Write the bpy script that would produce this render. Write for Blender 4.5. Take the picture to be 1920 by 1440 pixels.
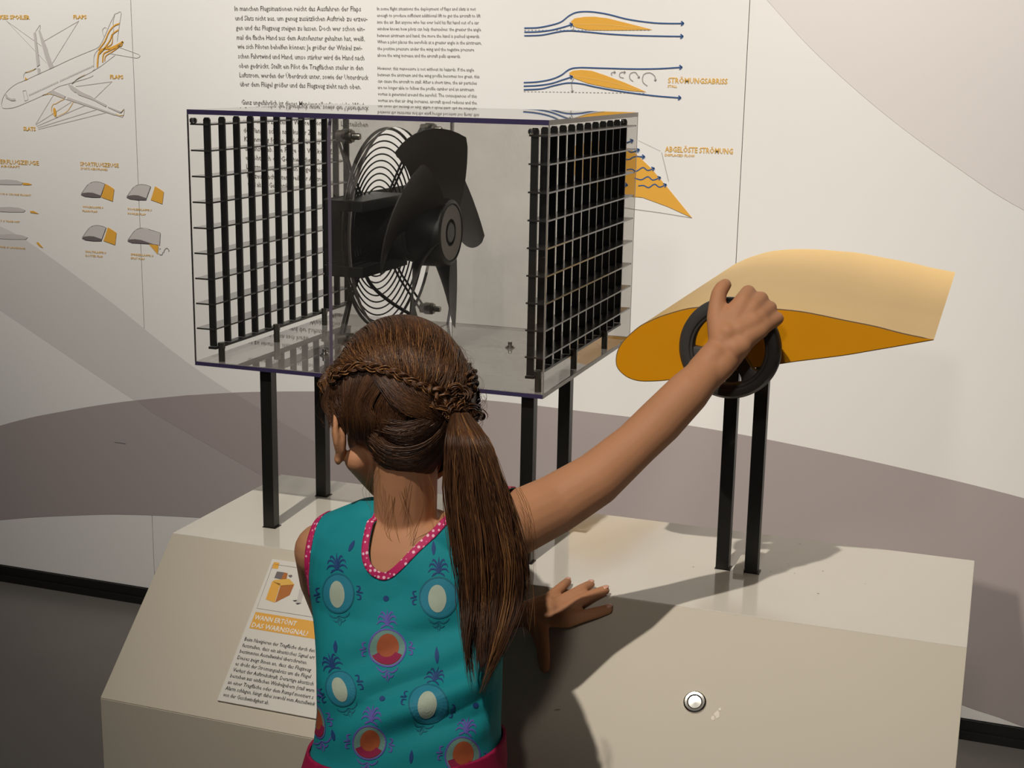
import bpy, bmesh, math, random
import numpy as np
from mathutils import Vector, Matrix
from mathutils.bvhtree import BVHTree
import mathutils.geometry as mg
random.seed(7); rng = np.random.default_rng(7)
for o in list(bpy.data.objects): bpy.data.objects.remove(o)
scene = bpy.context.scene
COL = scene.collection

# ---------------------------------------------------------------- camera
F = 2607.35
CAM = np.array([1.0777, -1.6225, 1.4525])
yaw, pitch, roll = .336945, .221824, -.017922
fw = np.array([-math.sin(yaw)*math.cos(pitch), math.cos(yaw)*math.cos(pitch), -math.sin(pitch)])
rt = np.array([math.cos(yaw), math.sin(yaw), 0.]); dn = np.cross(fw, rt)
rt, dn = rt*math.cos(roll)+dn*math.sin(roll), -rt*math.sin(roll)+dn*math.cos(roll)
cd = bpy.data.cameras.new('camera'); cam = bpy.data.objects.new('camera', cd); COL.objects.link(cam)
cd.sensor_width = 36; cd.lens = F/1920*36; cd.clip_start = .05; cd.clip_end = 50
cam.matrix_world = Matrix([[rt[0], -dn[0], -fw[0], CAM[0]], [rt[1], -dn[1], -fw[1], CAM[1]], [rt[2], -dn[2], -fw[2], CAM[2]], [0, 0, 0, 1]])
scene.camera = cam
def ray(x, y): return fw+rt*(x-960)/F+dn*(y-720)/F
def at(x, y, Y): v = ray(x, y); return CAM+v*(Y-CAM[1])/v[1]          # picture point on the plane at depth Y
def atz(x, y, z): v = ray(x, y); return CAM+v*(z-CAM[2])/v[2]
def atplane(x, y, P, N): v = ray(x, y); return CAM+v*(((P-CAM)@N)/(v@N))

# ---------------------------------------------------------------- world, lights, exposure
vs = scene.view_settings; vs.view_transform = 'Standard'; vs.look = 'None'; vs.gamma = 1; vs.use_curve_mapping = False
vs.exposure = 0.0
w = bpy.data.worlds.new('world'); scene.world = w; w.use_nodes = True
w.node_tree.nodes['Background'].inputs[0].default_value = (.88, .9, 1, 1)
w.node_tree.nodes['Background'].inputs[1].default_value = .045
def spot(name, loc, target, power, size, radius, color, blend=.6):
    l = bpy.data.lights.new(name, 'SPOT'); l.energy = power; l.spot_size = math.radians(size); l.spot_blend = blend
    l.shadow_soft_size = radius; l.color = color
    o = bpy.data.objects.new(name, l); COL.objects.link(o); o.location = loc
    o.rotation_euler = (Vector(target)-Vector(loc)).to_track_quat('-Z', 'Y').to_euler(); return o
WARM = (1, .93, .83)
spot('spot_light', (.29, -2.40, 4.5), (.72, .15, .94), 500, 33, .035, WARM, 1)
spot('spot_light', (1.0, -2.7, 2.45), (.65, 1.45, 1.15), 55, 42, .10, (1, .93, .85), .6)
spot('spot_light', (1.8, .1, 3.2), (1.30, 1.45, 1.55), 235, 68, .05, (1, .965, .92), 1)
spot('spot_light', (.3, .1, 3.2), (.1, 1.45, 1.2), 128, 60, .05, (1, .96, .91), 1)
spot('spot_light', (-1.4, .1, 3.2), (-.95, 1.45, 1.45), 235, 68, .05, (1, .96, .91), 1)

# ---------------------------------------------------------------- materials
MATS = {}
def lin(c):
    return tuple(((v/255)/12.92 if v/255 <= .04045 else ((v/255+.055)/1.055)**2.4) for v in c)+(1,)
def mat(name, rgb, rough=.5, metal=0., coat=0., var=.06, scale=30, bump=0., bscale=200, spec=.5, sss=0., aniso=0):
    if name in MATS: return MATS[name]
    m = bpy.data.materials.new(name); m.use_nodes = True; nt = m.node_tree; b = nt.nodes['Principled BSDF']
    c = lin(rgb)
    b.inputs['Roughness'].default_value = rough; b.inputs['Metallic'].default_value = metal
    b.inputs['Coat Weight'].default_value = coat; b.inputs['Coat Roughness'].default_value = .08
    b.inputs['Specular IOR Level'].default_value = spec
    if sss:
        b.inputs['Subsurface Weight'].default_value = sss; b.inputs['Subsurface Radius'].default_value = (.012, .005, .003); b.inputs['Subsurface Scale'].default_value = .5
    tc = nt.nodes.new('ShaderNodeTexCoord'); n = nt.nodes.new('ShaderNodeTexNoise'); n.inputs['Scale'].default_value = scale; n.inputs['Detail'].default_value = 4
    nt.links.new(tc.outputs['Object'], n.inputs['Vector'])
    r = nt.nodes.new('ShaderNodeMix'); r.data_type = 'RGBA'
    r.inputs[6].default_value = tuple(v*(1-var) for v in c[:3])+(1,); r.inputs[7].default_value = tuple(min(1, v*(1+var)) for v in c[:3])+(1,)
    nt.links.new(n.outputs['Fac'], r.inputs[0]); nt.links.new(r.outputs[2], b.inputs['Base Color'])
    if bump:
        n2 = nt.nodes.new('ShaderNodeTexNoise'); n2.inputs['Scale'].default_value = bscale; n2.inputs['Detail'].default_value = 3
        nt.links.new(tc.outputs['Object'], n2.inputs['Vector'])
        bp = nt.nodes.new('ShaderNodeBump'); bp.inputs['Strength'].default_value = bump; bp.inputs['Distance'].default_value = .002
        nt.links.new(n2.outputs['Fac'], bp.inputs['Height']); nt.links.new(bp.outputs['Normal'], b.inputs['Normal'])
    MATS[name] = m; return m
def acrylic(name, tint, haze=.02, hcol=(.6, .57, .53), refl=1.0):
    m = bpy.data.materials.new(name); m.use_nodes = True; nt = m.node_tree; nt.nodes.remove(nt.nodes['Principled BSDF'])
    out = nt.nodes['Material Output']; tr = nt.nodes.new('ShaderNodeBsdfTransparent'); tr.inputs[0].default_value = tint+(1,)
    df = nt.nodes.new('ShaderNodeBsdfDiffuse'); df.inputs[0].default_value = hcol+(1,)
    tc = nt.nodes.new('ShaderNodeTexCoord'); n = nt.nodes.new('ShaderNodeTexNoise'); n.inputs['Scale'].default_value = 9; n.inputs['Detail'].default_value = 5
    nt.links.new(tc.outputs['Object'], n.inputs['Vector'])
    mu = nt.nodes.new('ShaderNodeMath'); mu.operation = 'MULTIPLY'; mu.inputs[1].default_value = haze*2; nt.links.new(n.outputs['Fac'], mu.inputs[0])
    mx = nt.nodes.new('ShaderNodeMixShader'); nt.links.new(mu.outputs[0], mx.inputs[0]); nt.links.new(tr.outputs[0], mx.inputs[1]); nt.links.new(df.outputs[0], mx.inputs[2])
    gl = nt.nodes.new('ShaderNodeBsdfGlossy'); gl.inputs['Roughness'].default_value = .015
    fr = nt.nodes.new('ShaderNodeFresnel'); fr.inputs[0].default_value = 1.49
    geo = nt.nodes.new('ShaderNodeNewGeometry'); inv = nt.nodes.new('ShaderNodeMath'); inv.operation = 'SUBTRACT'; inv.inputs[0].default_value = 1
    nt.links.new(geo.outputs['Backfacing'], inv.inputs[1])
    m2 = nt.nodes.new('ShaderNodeMath'); m2.operation = 'MULTIPLY'; nt.links.new(fr.outputs[0], m2.inputs[0]); nt.links.new(inv.outputs[0], m2.inputs[1])
    m3 = nt.nodes.new('ShaderNodeMath'); m3.operation = 'MULTIPLY'; nt.links.new(m2.outputs[0], m3.inputs[0]); m3.inputs[1].default_value = refl
    m4 = nt.nodes.new('ShaderNodeMixShader'); nt.links.new(m3.outputs[0], m4.inputs[0]); nt.links.new(mx.outputs[0], m4.inputs[1]); nt.links.new(gl.outputs[0], m4.inputs[2])
    nt.links.new(m4.outputs[0], out.inputs[0]); return m

# ---------------------------------------------------------------- mesh helpers
class MB:
    def __init__(s): s.v = []; s.f = []; s.m = []
    def add(s, v, f, mi=0):
        k = len(s.v); s.v += [tuple(map(float, p)) for p in v]; s.f += [tuple(int(i)+k for i in q) for q in f]; s.m += [mi]*len(f); return s
    def box(s, a, b, mi=0):
        x0, y0, z0 = a; x1, y1, z1 = b
        return s.add([(x0, y0, z0), (x1, y0, z0), (x1, y1, z0), (x0, y1, z0), (x0, y0, z1), (x1, y0, z1), (x1, y1, z1), (x0, y1, z1)],
                     [(0, 3, 2, 1), (4, 5, 6, 7), (0, 1, 5, 4), (1, 2, 6, 5), (2, 3, 7, 6), (3, 0, 4, 7)], mi)
    def tube(s, pts, rad, n=8, caps=True, flat=1., closed=False):
        P = np.array(pts, float); N = len(P); R = np.full(N, rad) if np.isscalar(rad) else np.array(rad, float)
        T = np.gradient(P, axis=0) if not closed else np.roll(P, -1, 0)-np.roll(P, 1, 0)
        T /= np.linalg.norm(T, axis=1)[:, None]+1e-12
        up = np.array([0, 0, 1.]) if abs(T[0][2]) < .9 else np.array([1., 0, 0])
        a = np.cross(T[0], up); a /= np.linalg.norm(a); V = []
        for i in range(N):
            a = a-T[i]*(a@T[i]); a /= np.linalg.norm(a)+1e-12; b = np.cross(T[i], a)
            for k in range(n):
                t = 2*math.pi*k/n; V.append(P[i]+R[i]*(math.cos(t)*a+flat*math.sin(t)*b))
        Fc = []
        for i in range(N if closed else N-1):
            j = (i+1) % N
            for k in range(n): Fc.append((i*n+k, i*n+(k+1) % n, j*n+(k+1) % n, j*n+k))
        if caps and not closed: Fc += [tuple(range(n-1, -1, -1)), tuple((N-1)*n+k for k in range(n))]
        return s.add(V, Fc)
    def lathe(s, prof, c, ax, n=48, closed=False):
        # prof: list of (r, h) along axis ax from c
        ax = np.array(ax, float); ax /= np.linalg.norm(ax); u = np.cross(ax, [0, 0, 1.] if abs(ax[2]) < .9 else [1., 0, 0]); u /= np.linalg.norm(u); v = np.cross(ax, u)
        V = []
        for r, h in prof:
            for k in range(n):
                t = 2*math.pi*k/n; V.append(np.array(c)+ax*h+max(r, 1e-5)*(math.cos(t)*u+math.sin(t)*v))
        L = len(prof); Fc = []
        for i in range(L if closed else L-1):
            j = (i+1) % L
            for k in range(n): Fc.append((i*n+k, i*n+(k+1) % n, j*n+(k+1) % n, j*n+k))
        return s.add(V, Fc)
    def sphere(s, c, r, n=12, ax=None):
        r = np.array([r, r, r] if np.isscalar(r) else r, float); V = []; m = n//2+1
        for i in range(m+1):
            th = math.pi*i/m
            for k in range(n):
                t = 2*math.pi*k/n; V.append((math.sin(th)*math.cos(t), math.sin(th)*math.sin(t), math.cos(th)))
        V = np.array(V)*r
        if ax is not None: V = V@np.array(ax)          # rows of ax are the local axes
        Fc = [(i*n+k, (i+1)*n+k, (i+1)*n+(k+1) % n, i*n+(k+1) % n) for i in range(m) for k in range(n)]
        return s.add(V+np.array(c), Fc)
    def capsule(s, a, b, ra, rb, n=14):
        a = np.array(a, float); b = np.array(b, float); s.sphere(a, ra, n); s.sphere(b, rb, n)
        if np.linalg.norm(b-a) > 1e-5: s.tube([a, b], [ra*.999, rb*.999], n)
        return s
    def chain(s, pts, n=14):
        for (a, ra), (b, rb) in zip(pts[:-1], pts[1:]): s.capsule(a, b, ra, rb, n)
        return s
    def mesh(s, name):
        me = bpy.data.meshes.new(name); me.from_pydata(s.v, [], s.f); me.validate(); me.update()
        if any(s.m): me.polygons.foreach_set('material_index', s.m[:len(me.polygons)])
        return me
def link(name, me, mats, parent=None, smooth=False):
    for m in (mats if isinstance(mats, (list, tuple)) else [mats]): me.materials.append(m)
    o = bpy.data.objects.new(name, me); COL.objects.link(o)
    if smooth: me.shade_smooth()
    if smooth == 'auto':
        me.set_sharp_from_angle(angle=math.radians(35))
    if parent: o.parent = parent
    return o
def obj(name, mb, mats, parent=None, smooth=False, bevel=0):
    me = mb.mesh(name)
    bm = bmesh.new(); bm.from_mesh(me); bmesh.ops.remove_doubles(bm, verts=bm.verts, dist=1e-6); bmesh.ops.recalc_face_normals(bm, faces=bm.faces)
    if bevel: bmesh.ops.bevel(bm, geom=[e for e in bm.edges if len(e.link_faces) == 2 and e.calc_face_angle(0) > .5], offset=bevel, segments=2, affect='EDGES', profile=.6)
    bm.to_mesh(me); bm.free()
    return link(name, me, mats, parent, smooth)
def thing(name, label, cat, loc=(0, 0, 0), group=None):
    o = bpy.data.objects.new(name, None); COL.objects.link(o); o['label'] = label; o['category'] = cat; o.empty_display_size = .05
    if group: o['group'] = group
    return o
def catmull(P, n=6, closed=False):
    P = np.array(P, float)
    if closed: Q = np.vstack([P[-1], P, P[0], P[1]])
    else: Q = np.vstack([2*P[0]-P[1], P, 2*P[-1]-P[-2]])
    out = []
    for i in range(1, len(Q)-2):
        for t in np.linspace(0, 1, n, endpoint=False):
            a, b, c, d = Q[i-1:i+3]
            out.append(.5*((2*b)+(-a+c)*t+(2*a-5*b+4*c-d)*t*t+(-a+3*b-3*c+d)*t**3))
    if not closed: out.append(Q[-2])
    return np.array(out)
def lathe_ring(r0, r1, h0, h1): return [(r0, h0), (r1, h0), (r1, h1), (r0, h1)]

# ---------------------------------------------------------------- the room
W = 1.4525
m_wall = mat('white_wall_panel', (238, 234, 227), .45, var=.015, scale=3, bump=.03, bscale=60)
m_floor = mat('dark_floor', (86, 82, 76), .32, var=.12, scale=6, bump=.02)
m_ceil = mat('grey_ceiling', (120, 116, 112), .9)
m_skirt = mat('black_skirting', (20, 20, 19), .35, bump=.02)
m_gap = mat('dark_joint', (60, 56, 50), .8)
def struct(name, mb, m, **k): o = obj(name, mb, m, **k); o['kind'] = 'structure'; return o
struct('floor', MB().box((-5, -5, -.1), (6, W+.06, 0)), m_floor)
struct('ceiling', MB().box((-5, -5, 5), (6, W+.06, 5.1)), m_ceil)
m_side = mat('side_wall_paint', (150, 145, 138), .8)
struct('wall_left', MB().box((-5.1, -5, 0), (-5, W+.06, 5)), m_side)
struct('wall_right', MB().box((6, -5, 0), (6.1, W+.06, 5)), m_side)
wall = struct('wall_back', MB().box((-5, W+.006, 0), (6, W+.06, 5)), m_gap)
j0 = at(245, 0, W)[0]; pw = at(1406, 0, W)[0]-j0
for k in range(-3, 4):
    a, b = j0+k*pw+.0008, j0+(k+1)*pw-.0008
    obj('panel', MB().box((max(a, -5), W, .046), (min(b, 6), W+.005, 5)), m_wall, wall)
struct('baseboard_back', MB().box((-5, W-.006, 0), (6, W+.0059, .0445)).box((-5, W-.014, 0), (6, W-.006, .018)), m_skirt)

# ---------------------------------------------------------------- flat print helpers
class Plane:
    """flat print surface: origin O, right U, up V, normal N"""
    def __init__(s, O, U, V):
        s.O = np.array(O, float); s.U = np.array(U, float); s.V = np.array(V, float); s.N = np.cross(s.U, s.V); s.N /= np.linalg.norm(s.N)
    def px(s, x, y): return atplane(x, y, s.O, s.N)
    def uv(s, x, y): p = s.px(x, y)-s.O; return np.array([p@s.U, p@s.V])
    def lift(s, uv, h): uv = np.asarray(uv, float); return s.O+uv[..., :1]*s.U+uv[..., 1:2]*s.V+s.N*h
def poly_mb(mb, pl, uv, h):
    uv = np.array(uv, float); P = pl.lift(uv, h)
    tri = mg.tessellate_polygon([[Vector((a, b, 0)) for a, b in uv]])
    ff = []
    for t in tri:
        a, b, c = P[list(t)]; 
        ff.append(t if np.cross(b-a, c-a)@pl.N > 0 else t[::-1])
    mb.add(P, ff)
def line_mb(mb, pl, uv, w, h):
    uv = np.array(uv, float); T = np.gradient(uv, axis=0); T /= np.linalg.norm(T, axis=1)[:, None]+1e-12
    n = np.stack([-T[:, 1], T[:, 0]], 1)*w/2; A = pl.lift(uv-n, h); B = pl.lift(uv+n, h); N = len(uv)
    mb.add(np.vstack([A, B]), [(i, i+1, N+i+1, N+i) for i in range(N-1)])
_tc = bpy.data.curves.new('text', 'FONT'); _to = bpy.data.objects.new('t', _tc); COL.objects.link(_to)
def text_arr(body, bold=0.):
    _tc.body = body; _tc.size = 1; _tc.resolution_u = 1; _tc.offset = bold
    dg = bpy.context.evaluated_depsgraph_get(); dg.update(); ev = _to.evaluated_get(dg); me = ev.to_mesh()
    v = np.zeros(len(me.vertices)*3); me.vertices.foreach_get('co', v); v = v.reshape(-1, 3)[:, :2].copy()
    f = [tuple(p.vertices) for p in me.polygons]; ev.to_mesh_clear(); return v, f
def text_mb(mb, pl, body, p0, p1, cap, h=.0009, bold=.008, shear=0.):
    """text whose baseline runs from picture point p0 to p1 on the plane, capitals cap picture units high"""
    v, f = text_arr(body, bold)
    if not len(v): return
    a = pl.uv(*p0); b = pl.uv(*p1); hh = abs(pl.uv(p0[0], p0[1]-cap)[1]-a[1])
    wd = v[:, 0].max()-v[:, 0].min(); sx = (b[0]-a[0])/wd; sy = hh/.73
    uv = np.stack([a[0]+(v[:, 0]-v[:, 0].min()+shear*v[:, 1])*sx, a[1]+v[:, 1]*sy], 1)
    P = pl.lift(uv, h); q = []
    for t in f:
        A, B, C = P[t[0]], P[t[1]], P[t[2]]; q.append(t if np.cross(B-A, C-A)@pl.N > 0 else t[::-1])
    mb.add(P, q)
WP = Plane((0, W, 0), (1, 0, 0), (0, 0, 1))
def wuv(pts, f=lambda x, y: (x, y)): return [WP.uv(*f(x, y)) for x, y in pts]
m_ochre = mat('ochre_print', (232, 172, 66), .5, var=.02); m_ochret = mat('ochre_text_print', (230, 182, 92), .5, var=.02)
m_grey = mat('grey_print', (203, 196, 190), .5, var=.02); m_lgrey = mat('light_grey_print', (212, 206, 199), .5, var=.02)
m_dgrey = mat('dark_grey_print', (112, 102, 102), .5, var=.03); m_tgrey = mat('grey_text_print', (120, 114, 110), .5, var=.03)
m_tgrey2 = mat('dark_text_print', (52, 50, 52), .5, var=.03); m_blue = mat('blue_print', (58, 92, 142), .5, var=.03)
m_mauve = mat('mauve_print', (174, 162, 158), .45, var=.015, scale=3); m_pale = mat('pale_swoosh_print', (228, 220, 214), .45, var=.01, scale=3)
m_swoosh = mat('grey_swoosh_print', (219, 214, 208), .45, var=.01, scale=3)
m_cream = mat('cream_print', (240, 236, 226), .5); m_brown = mat('brown_print', (176, 104, 40), .5)

# big coloured arcs on the wall
def wpoly(name, pts, m, h, f=lambda x, y: (x, y), parent=wall):
    mb = MB(); poly_mb(mb, WP, wuv(pts, f), h); return obj(name, mb, m, parent)
top = catmull([(-260, 880), (0, 798), (125, 770), (250, 751), (400, 738), (520, 734), (650, 735), (800, 742), (950, 754), (1100, 772), (1250, 791), (1440, 824), (1680, 875), (1920, 934), (2160, 1005)], 8)
bot = catmull([(2260, 1500), (1915, 1361), (1805, 1322), (1600, 1240), (1400, 1165), (1100, 1075), (800, 1015), (500, 980), (380, 971), (250, 965), (150, 966), (0, 975), (-260, 1005)], 8)
wpoly('printed_arc', list(top)+list(bot), m_mauve, .0004)
sw = catmull([(1380, -60), (1438, 0), (1530, 100), (1660, 215), (1800, 318), (1920, 394), (2150, 505)], 8)
wpoly('printed_arc', list(sw)+[(2300, -200), (1380, -200)], m_pale, .0004)
up = catmull([(-200, 330), (0, 424), (60, 458), (200, 560), (380, 700), (590, 828)], 6)
lo = catmull([(590, 935), (488, 890), (330, 800), (175, 700), (0, 582), (-200, 455)], 6)
mb = MB(); poly_mb(mb, WP, wuv(list(up)+list(lo)), .0002); 
obj('printed_arc', mb, m_swoosh, wall)
# the same stripe over the mauve arc
def topy(x): return np.interp(x, top[:, 0], top[:, 1])
band = [(257, 751), (283, 772), (488, 890), (590, 935), (590, 828), (520, 786), (440, 737), (350, 741)]
wpoly('printed_arc', band, mat('mauve_stripe_print', (166, 153, 149), .45, var=.015, scale=3), .0006)

def lines(name, specs, m, f, w=.0016, smooth=True, h=.0010, closed=False):
    mb = MB()
    for s in specs:
        ww = w
        uv = np.array(wuv(s, f))
        if smooth and len(s) > 2: uv = catmull(uv, 6)
        line_mb(mb, WP, uv, ww, h)
    return obj(name, mb, m, wall)
# aeroplane drawing
c = lambda x, y: (x/5.143, y/5.143)
lines('printed_aeroplane', [
    [(15, 1000), (30, 940), (60, 890), (110, 840), (170, 800), (235, 775), (370, 712), (520, 645), (700, 560), (930, 465)],
    [(15, 1000), (25, 1035), (70, 1043), (150, 1030), (250, 990), (410, 920), (480, 885), (560, 835), (650, 808)],
    [(695, 810), (750, 760), (900, 680), (905, 640), (905, 560), (920, 510), (950, 475)],
    [(930, 465), (960, 440), (1000, 370), (1060, 230), (1105, 140), (1125, 128), (1168, 118), (1150, 250), (1130, 400)],
    [(1000, 350), (988, 290), (1010, 265), (1030, 270)],
    [(1050, 512), (1280, 552), (1325, 556), (1350, 537), (1320, 515), (1150, 455)],
    [(345, 300), (385, 240), (390, 250), (385, 285)], [(240, 775), (228, 740), (245, 700), (350, 660)], [(1105, 140), (1090, 220), (1095, 300), (1080, 380)],
    [(620, 950), (1120, 1110), (1185, 1118), (1198, 1052), (1165, 1090)], [(650, 808), (850, 750), (900, 725)],
    [(222, 875), (252, 868)], [(252, 868), (272, 960)], [(272, 960), (240, 972)], [(240, 972), (222, 875)], [(900, 680), (980, 630), (1110, 530)]], m_lgrey, c, .0013)
lines('printed_aeroplane', [[(410, 920), (450, 908), (500, 908), (620, 950)], [(500, 1030), (500, 1080), (540, 1130), (560, 1120)], [(540, 1000), (580, 975), (620, 955)],
    [(560, 1120), (640, 1080), (680, 1030), (710, 980)], [(500, 1030), (515, 1005), (540, 1000)], [(245, 700), (300, 685), (350, 660)], [(695, 810), (750, 760), (820, 720)], [(1120, 1100), (1150, 1112), (1195, 1112)], [(1198, 1052), (1165, 1090)]], m_ochret, c, .0013)
mb = MB()
for s, ww in [([(940, 650), (945, 560), (960, 500), (1000, 470), (1060, 465), (1120, 440), (1190, 400)], .0042), ([(990, 600), (1000, 520), (1050, 490), (1110, 460), (1170, 440), (1183, 400)], .003),
          ([(950, 480), (1010, 400), (1050, 310), (1100, 250), (1155, 225)], .003), ([(1010, 460), (1060, 390), (1085, 330), (1145, 285)], .003), ([(1010, 590), (1020, 540), (1080, 500), (1165, 440)], .002), ([(1085, 330), (1080, 420), (1020, 460), (960, 520)], .002)]:
    line_mb(mb, WP, catmull(np.array(wuv(s, c)), 6), ww, .0012)
poly_mb(mb, WP, wuv([(245, 740), (268, 765), (245, 772)], c), .0012)
poly_mb(mb, WP, wuv([(530+(14*math.cos(t)+6*math.sin(t)), 1078+42*math.sin(t)) for t in np.linspace(0, 6.1, 16)], c), .0012)
obj('printed_aeroplane', mb, m_ochre, wall)
mb = MB()
for pg in ([(325, 320), (345, 305), (385, 625), (358, 645)], [(360, 655), (385, 655), (392, 708), (367, 714)], [(370, 290), (388, 290), (430, 400), (455, 460), (465, 500), (500, 600), (525, 640), (480, 665), (440, 560), (402, 420)],
           [(505, 868), (635, 925), (620, 950), (480, 900)], [(655, 935), (1120, 1100), (1110, 1112), (645, 958)],
           [(650, 808), (700, 825), (780, 880), (830, 905), (880, 925), (920, 955), (1030, 1010), (1020, 1030), (900, 965), (760, 915), (735, 890), (720, 890), (680, 855)], [(1045, 1025), (1170, 1075), (1160, 1090), (1040, 1035)],
           [(48, 905), (65, 905), (80, 935), (110, 950), (150, 948), (152, 970), (110, 972), (60, 945)]):
    poly_mb(mb, WP, wuv(pg, c), .0011)
for k in range(46):
    if k == 21: continue
    x = 285+610*k/45; y = 914-279*k/45; poly_mb(mb, WP, wuv([(x-3, y-9), (x+3, y-10), (x+4, y+8), (x-2, y+9)], c), .0011)
obj('printed_aeroplane', mb, m_grey, wall)
lines('printed_line', [[(65, 200), (400, 440)], [(65, 200), (450, 605)], [(760, 200), (425, 395)], [(760, 200), (505, 610)], [(1080, 785), (730, 832)], [(1080, 785), (910, 950)],
    [(345, 1195), (515, 915)], [(345, 1200), (690, 980)], [(355, 1215), (820, 1015)], [(365, 1230), (930, 1055)], [(370, 1245), (1020, 1085)]], m_grey, c, .0011)
def texts(name, specs, m, f, pl=WP, parent=wall, **k):
    mb = MB()
    for body, p0, p1, cap in specs:
        s = abs(f(0, 1)[1]-f(0, 0)[1]); text_mb(mb, pl, body, f(*p0), f(*p1), cap*s, **k)
    return obj(name, mb, m, parent)
texts('printed_text', [('AIR BRAKES SPOILER', (-190, 182), (290, 182), 40), ('FLAPS', (708, 180), (836, 182), 38), ('FLAPS', (1062, 757), (1190, 759), 38), ('SLATS', (226, 1257), (346, 1259), 38)], m_ochret, c, bold=.035)
# wing sections, left
d = lambda x, y: (x/5.647, 280+y/5.647)
texts('printed_text', [('PASSAGIERFLUGZEUGE', (-225, 138), (412, 150), 46), ('PASSENGER AIRCRAFT', (-225, 176), (212, 181), 24), ('SPORTFLUGZEUGE', (850, 172), (1258, 184), 44), ('SPORTS AEROPLANES', (855, 212), (1140, 220), 24),
    ('REISEFLUG // CRUISE FLIGHT', (-110, 472), (330, 478), 20), ('START // TAKE-OFF', (-70, 760), (208, 764), 20), ('LANDUNG // LANDING', (-120, 1032), (268, 1042), 20),
    ('WÖLBKLAPPE //', (875, 616), (1095, 624), 22), ('PLAIN FLAP', (875, 660), (1035, 664), 22), ('FOWLERKLAPPE //', (1355, 640), (1610, 652), 22), ('FOWLER FLAP', (1355, 688), (1545, 692), 22),
    ('SPALTKLAPPE //', (905, 1090), (1125, 1098), 22), ('SLOTTED FLAP', (905, 1132), (1090, 1136), 22), ('SPREIZKLAPPE //', (1385, 1120), (1625, 1130), 22), ('SPLIT FLAP', (1385, 1160), (1535, 1164), 22)], m_ochret, d, bold=.014)
def wp(name, pts, m, f, h=.001, smooth=False):
    mb = MB(); uv = np.array(wuv(pts, f)); uv = catmull(uv, 4, True) if smooth else uv; poly_mb(mb, WP, uv, h); return obj(name, mb, m, wall)
for dy, dx, tail in ((0, 0, None), (290, 25, None), (578, 48, None)):
    wp('printed_wing_section', [(-160+dx, 345+dy), (-100+dx, 325+dy), (80+dx, 318+dy), (180+dx, 328+dy), (248+dx, 352+dy), (228+dx, 374+dy), (80+dx, 374+dy), (-80+dx, 366+dy)], m_grey, d, smooth=False)
wp('printed_wing_section', [(243, 352), (300, 356), (345, 372), (300, 378), (243, 376)], m_ochre, d)
wp('printed_wing_section', [(318, 652), (360, 652), (415, 682), (360, 676), (322, 670)], m_ochre, d)
wp('printed_wing_section', [(385, 980), (410, 984), (462, 1045), (425, 1030), (395, 1002)], m_ochre, d)
def flapsec(ox, oy, kind):
    q = lambda x, y: d(x+ox, y+oy)
    R0 = 210 if kind != 'split' else 335
    rx = lambda x: x
    if kind == 'split':
        wp('printed_wing_section', [(5, 130), (20, 110), (70, 40), (110, 12), (150, 2), (240, 18), (350, 52), (342, 185), (260, 170), (140, 128), (60, 122)], m_grey, q)
        wp('printed_wing_section', [(0, 140), (20, 124), (80, 120), (150, 130), (260, 168), (300, 180), (240, 172), (150, 165), (50, 160)], m_dgrey, q, .0013)
        wp('printed_wing_section', [(228, 172), (330, 188), (322, 280)], m_ochre, q, .0013)
    else:
        wp('printed_wing_section', [(5, 130), (20, 110), (70, 40), (110, 12), (150, 2), (200, 6), (258, 24), (212, 152), (120, 118), (60, 118)], m_grey, q)
        wp('printed_wing_section', [(0, 140), (20, 122), (80, 116), (130, 120), (212, 148), (208, 168), (120, 168), (40, 158)], m_dgrey, q, .0013)
        s = {'plain': 0, 'slot': 14, 'fowler': 42}[kind]
        wp('printed_wing_section', [(262+s, 22), (310+s, 50), (354+s, 80), (338+s, 210), (214+s, 165), (222+s, 150)], m_ochre, q, .0012)
    mb = MB()
    line_mb(mb, WP, catmull(np.array(wuv([(5, 130), (20, 110), (70, 40), (110, 12), (150, 2), (200, 6), (258, 24)], q)), 5), .0007, .0014)
    line_mb(mb, WP, np.array(wuv([(258, 24), (212, 150)], q)) if kind != 'split' else np.array(wuv([(260, 24), (350, 52), (342, 185)], q)), .0007, .0014)
    obj('printed_wing_section', mb, m_dgrey, wall)
flapsec(857, 340, 'plain'); flapsec(1340, 368, 'fowler'); flapsec(868, 802, 'slot'); flapsec(1350, 830, 'split')
lines('printed_arrow', [[(1735, 1095), (1740, 1070), (1765, 1045), (1790, 1065), (1785, 1080)], [(1685, 1100), (1695, 1115), (1720, 1112), (1725, 1085)], [(1690, 1060), (1700, 1045)]], m_dgrey, d, .0012)
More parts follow.
